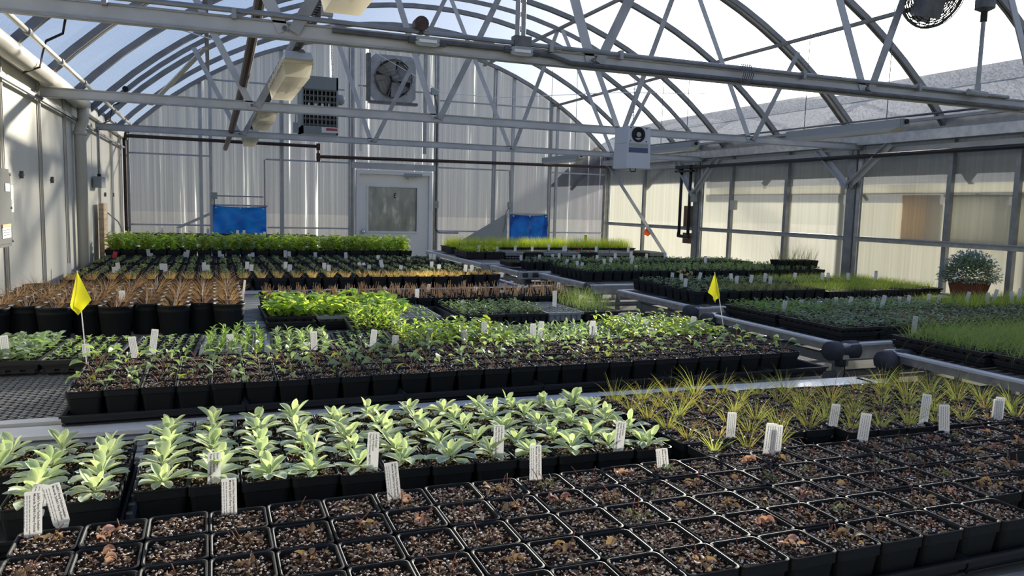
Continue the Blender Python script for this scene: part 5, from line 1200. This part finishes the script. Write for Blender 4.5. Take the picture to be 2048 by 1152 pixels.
tags([(1042, 511, 1042, 519), (1079, 509, 1079, 519), (1105, 508, 1105, 518), (1118, 507, 1118, 518), (1148, 510, 1148, 520), (1158, 509, 1158, 520), (1194, 511, 1194, 520), (1230, 507, 1230, 519), (1262, 503, 1261, 520), (1293, 507, 1293, 518), (1330, 507, 1330, 519)], H-.627, 'on the narrow far bench', 'tags on the narrow far bench', 'bars', .036)
tags([(1135, 518, 1132, 528), (1154, 522, 1156, 535), (1165, 524, 1163, 536), (1208, 517, 1208, 530), (1222, 515, 1220, 529), (1265, 512, 1262, 528), (1272, 530, 1272, 538), (1410, 513, 1411, 529)], H-.618, 'in the low green pots', 'tags in the low green pots', 'bars', .034)
tags([(1345, 546, 1344, 558), (1362, 548, 1363, 563), (1371, 557, 1370, 574), (1401, 545, 1397, 562), (1461, 547, 1463, 562), (1473, 552, 1473, 568), (1503, 549, 1501, 565), (1531, 547, 1529, 564), (1540, 552, 1540, 568), (1590, 545, 1588, 560), (1644, 546, 1644, 560), (1656, 546, 1656, 560), (1696, 545, 1696, 560), (1751, 542, 1751, 560)], H-.621, 'behind the second yellow flag', 'tags behind the second flag', 'bars', .032)
tags([(1569, 600, 1566, 625), (1602, 601, 1602, 614), (1637, 602, 1637, 614), (1672, 594, 1672, 608), (1702, 593, 1698, 612), (1748, 594, 1745, 611), (1767, 590, 1762, 618), (1799, 593, 1799, 607), (1818, 590, 1815, 609), (1857, 589, 1856, 606), (1880, 589, 1875, 607), (1937, 584, 1932, 606), (1974, 587, 1974, 609), (1992, 578, 1986, 606), (2022, 584, 2025, 609), (2038, 577, 2036, 604)], H-.65, 'in the dark seedlings across the aisle', 'tags in the dark seedlings', 'bars', .027)
tag(1831, 631, 1827, 663, H-.65, 'single white plant tag at the edge of the long drooping grass', 'tag in the drooping grass')
def stick(px0, py0, px1, py1, zr, m, w, label, cat, name):
    p = at(px1, py1, zr); dist = (p-Vector((0, 0, H))).dot(fwd); h = sqrt((px1-px0)**2+(py1-py0)**2)*dist/FPX
    b = MB(); b.box((0, 0, h/2-.01), (w, .0012, h+.02), m); b.obj(name, loc=p, rot=(0, math.atan2(px0-px1, py1-py0), 0), label=label, category=cat)
stick(231, 503, 228, 518, ZS, 'pinktag', .04, 'bright pink plant tag in the low dark sprouts', 'plant tag', 'plant_tag')
stick(490, 560, 486, 593, H-.60, 'tag', .014, 'slim white stick standing in the last big round pot', 'stick', 'marker_stick')
for i, (x, y) in enumerate(((1135, 498), (1157, 496), (1180, 498), (1219, 498), (1256, 496))): stick(x, y, x, y+9, H-.642, 'redtag', .018, 'short red stick in the pale sprouts, %s from the left' % ordn(i+1), 'stick', 'marker_stick')
for i, (x, y) in enumerate(((1095, 494), (1163, 491), (1196, 494))): stick(x, y, x, y+12, H-.642, 'greentag', .018, 'short green stick in the pale sprouts, %s from the left' % ordn(i+1), 'stick', 'marker_stick')
stick(1171, 470, 1171, 488, H-.58, 'mwy', .055, 'orange-yellow card standing in the lime green grass', 'card', 'marker_card')
for i, (a_, b_) in enumerate((((1353, 538), (1364, 563)), ((1369, 548), (1378, 570)))):
    p = at(*b_, ZS); mb = MB()
    for k in range(4): mb.strip((0, 0, .06+.02*k), 2.4+.7*k, .7-.3*k, .07, .035, .8, .4, 'ograss' if k % 2 else 'mwy', 5, OV)
    mb.tube([(0, 0, -.01), (0, 0, .12)], .002, 'stalk', 5); mb.obj('yellow_leaf_sprig', None, True, loc=p, label='sprig of orange-yellow leaves by the far pots, %s of the two' % ('higher', 'lower')[i], category='sprig')

# ---------------------------------------------------------------- marker flags
def flag(base, pts, m, label, zr, off=(0, 0), wire='tag', rw=.0022, fold=.012):
    """wire stake from the soil with a hanging pennant; pts are the pennant's corners as the photograph shows them, first the top"""
    p = at(*base, zr); d = p.y
    t = empty('marker_flag', p, label, 'flag', 'marker flags'); q = [aty(x, y, d)-p for x, y in pts]
    n = 7; c = MB(); top, rt, bot, lf_ = q; vs = []
    for j in range(n+1):
        v = j/n
        for i in range(n+1):
            u = i/n; a = top.lerp(lf_, v); b2 = rt.lerp(bot, v); 
            e = top.lerp(rt, u).lerp(lf_.lerp(bot, u), v); vs.append((e.x, e.y-.004-fold*sin(pi*u)*(.3+v)+.006*sin(9*u*v+2), e.z))
    c.add(vs, [(j*(n+1)+i, j*(n+1)+i+1, (j+1)*(n+1)+i+1, (j+1)*(n+1)+i) for j in range(n) for i in range(n)], m); c.obj('pennant', t, True)
    c = MB(); c.tube([(0, 0, -.03), tuple((top+Vector((.0, .004, .0)))*.5), tuple(top+Vector((0, .004, .004)))], rw, wire, 6); c.obj('wire_stake', t)
flag((174, 727), ((154, 543), (183, 600), (157, 630), (140, 610)), 'yflag', 'larger yellow pennant flag on a white wire beside the white wall', ZT)
flag((1451, 668), ((1430, 546), (1440, 590), (1428, 605), (1416, 585)), 'yflag', 'smaller yellow pennant flag on a wire before the far benches', ZS)
flag((237, 469), ((240, 430), (246, 445), (241, 452), (236, 449)), 'oflag', 'small orange-red pennant flag in the corner by the white wall', H-.56, rw=.004, wire='galv')
p = Vector((XR-.16, 11.05, H-.36)); t = empty('marker_flag', p, 'small orange-red pennant hanging from the leaning corner strut', 'flag', 'marker flags')
c = MB(); c.add([(0, 0, .09), (.06, -.05, -.02), (.015, -.02, -.07), (-.055, .03, -.03)], [(0, 1, 2), (0, 2, 3)], 'oflag'); c.obj('pennant', t)
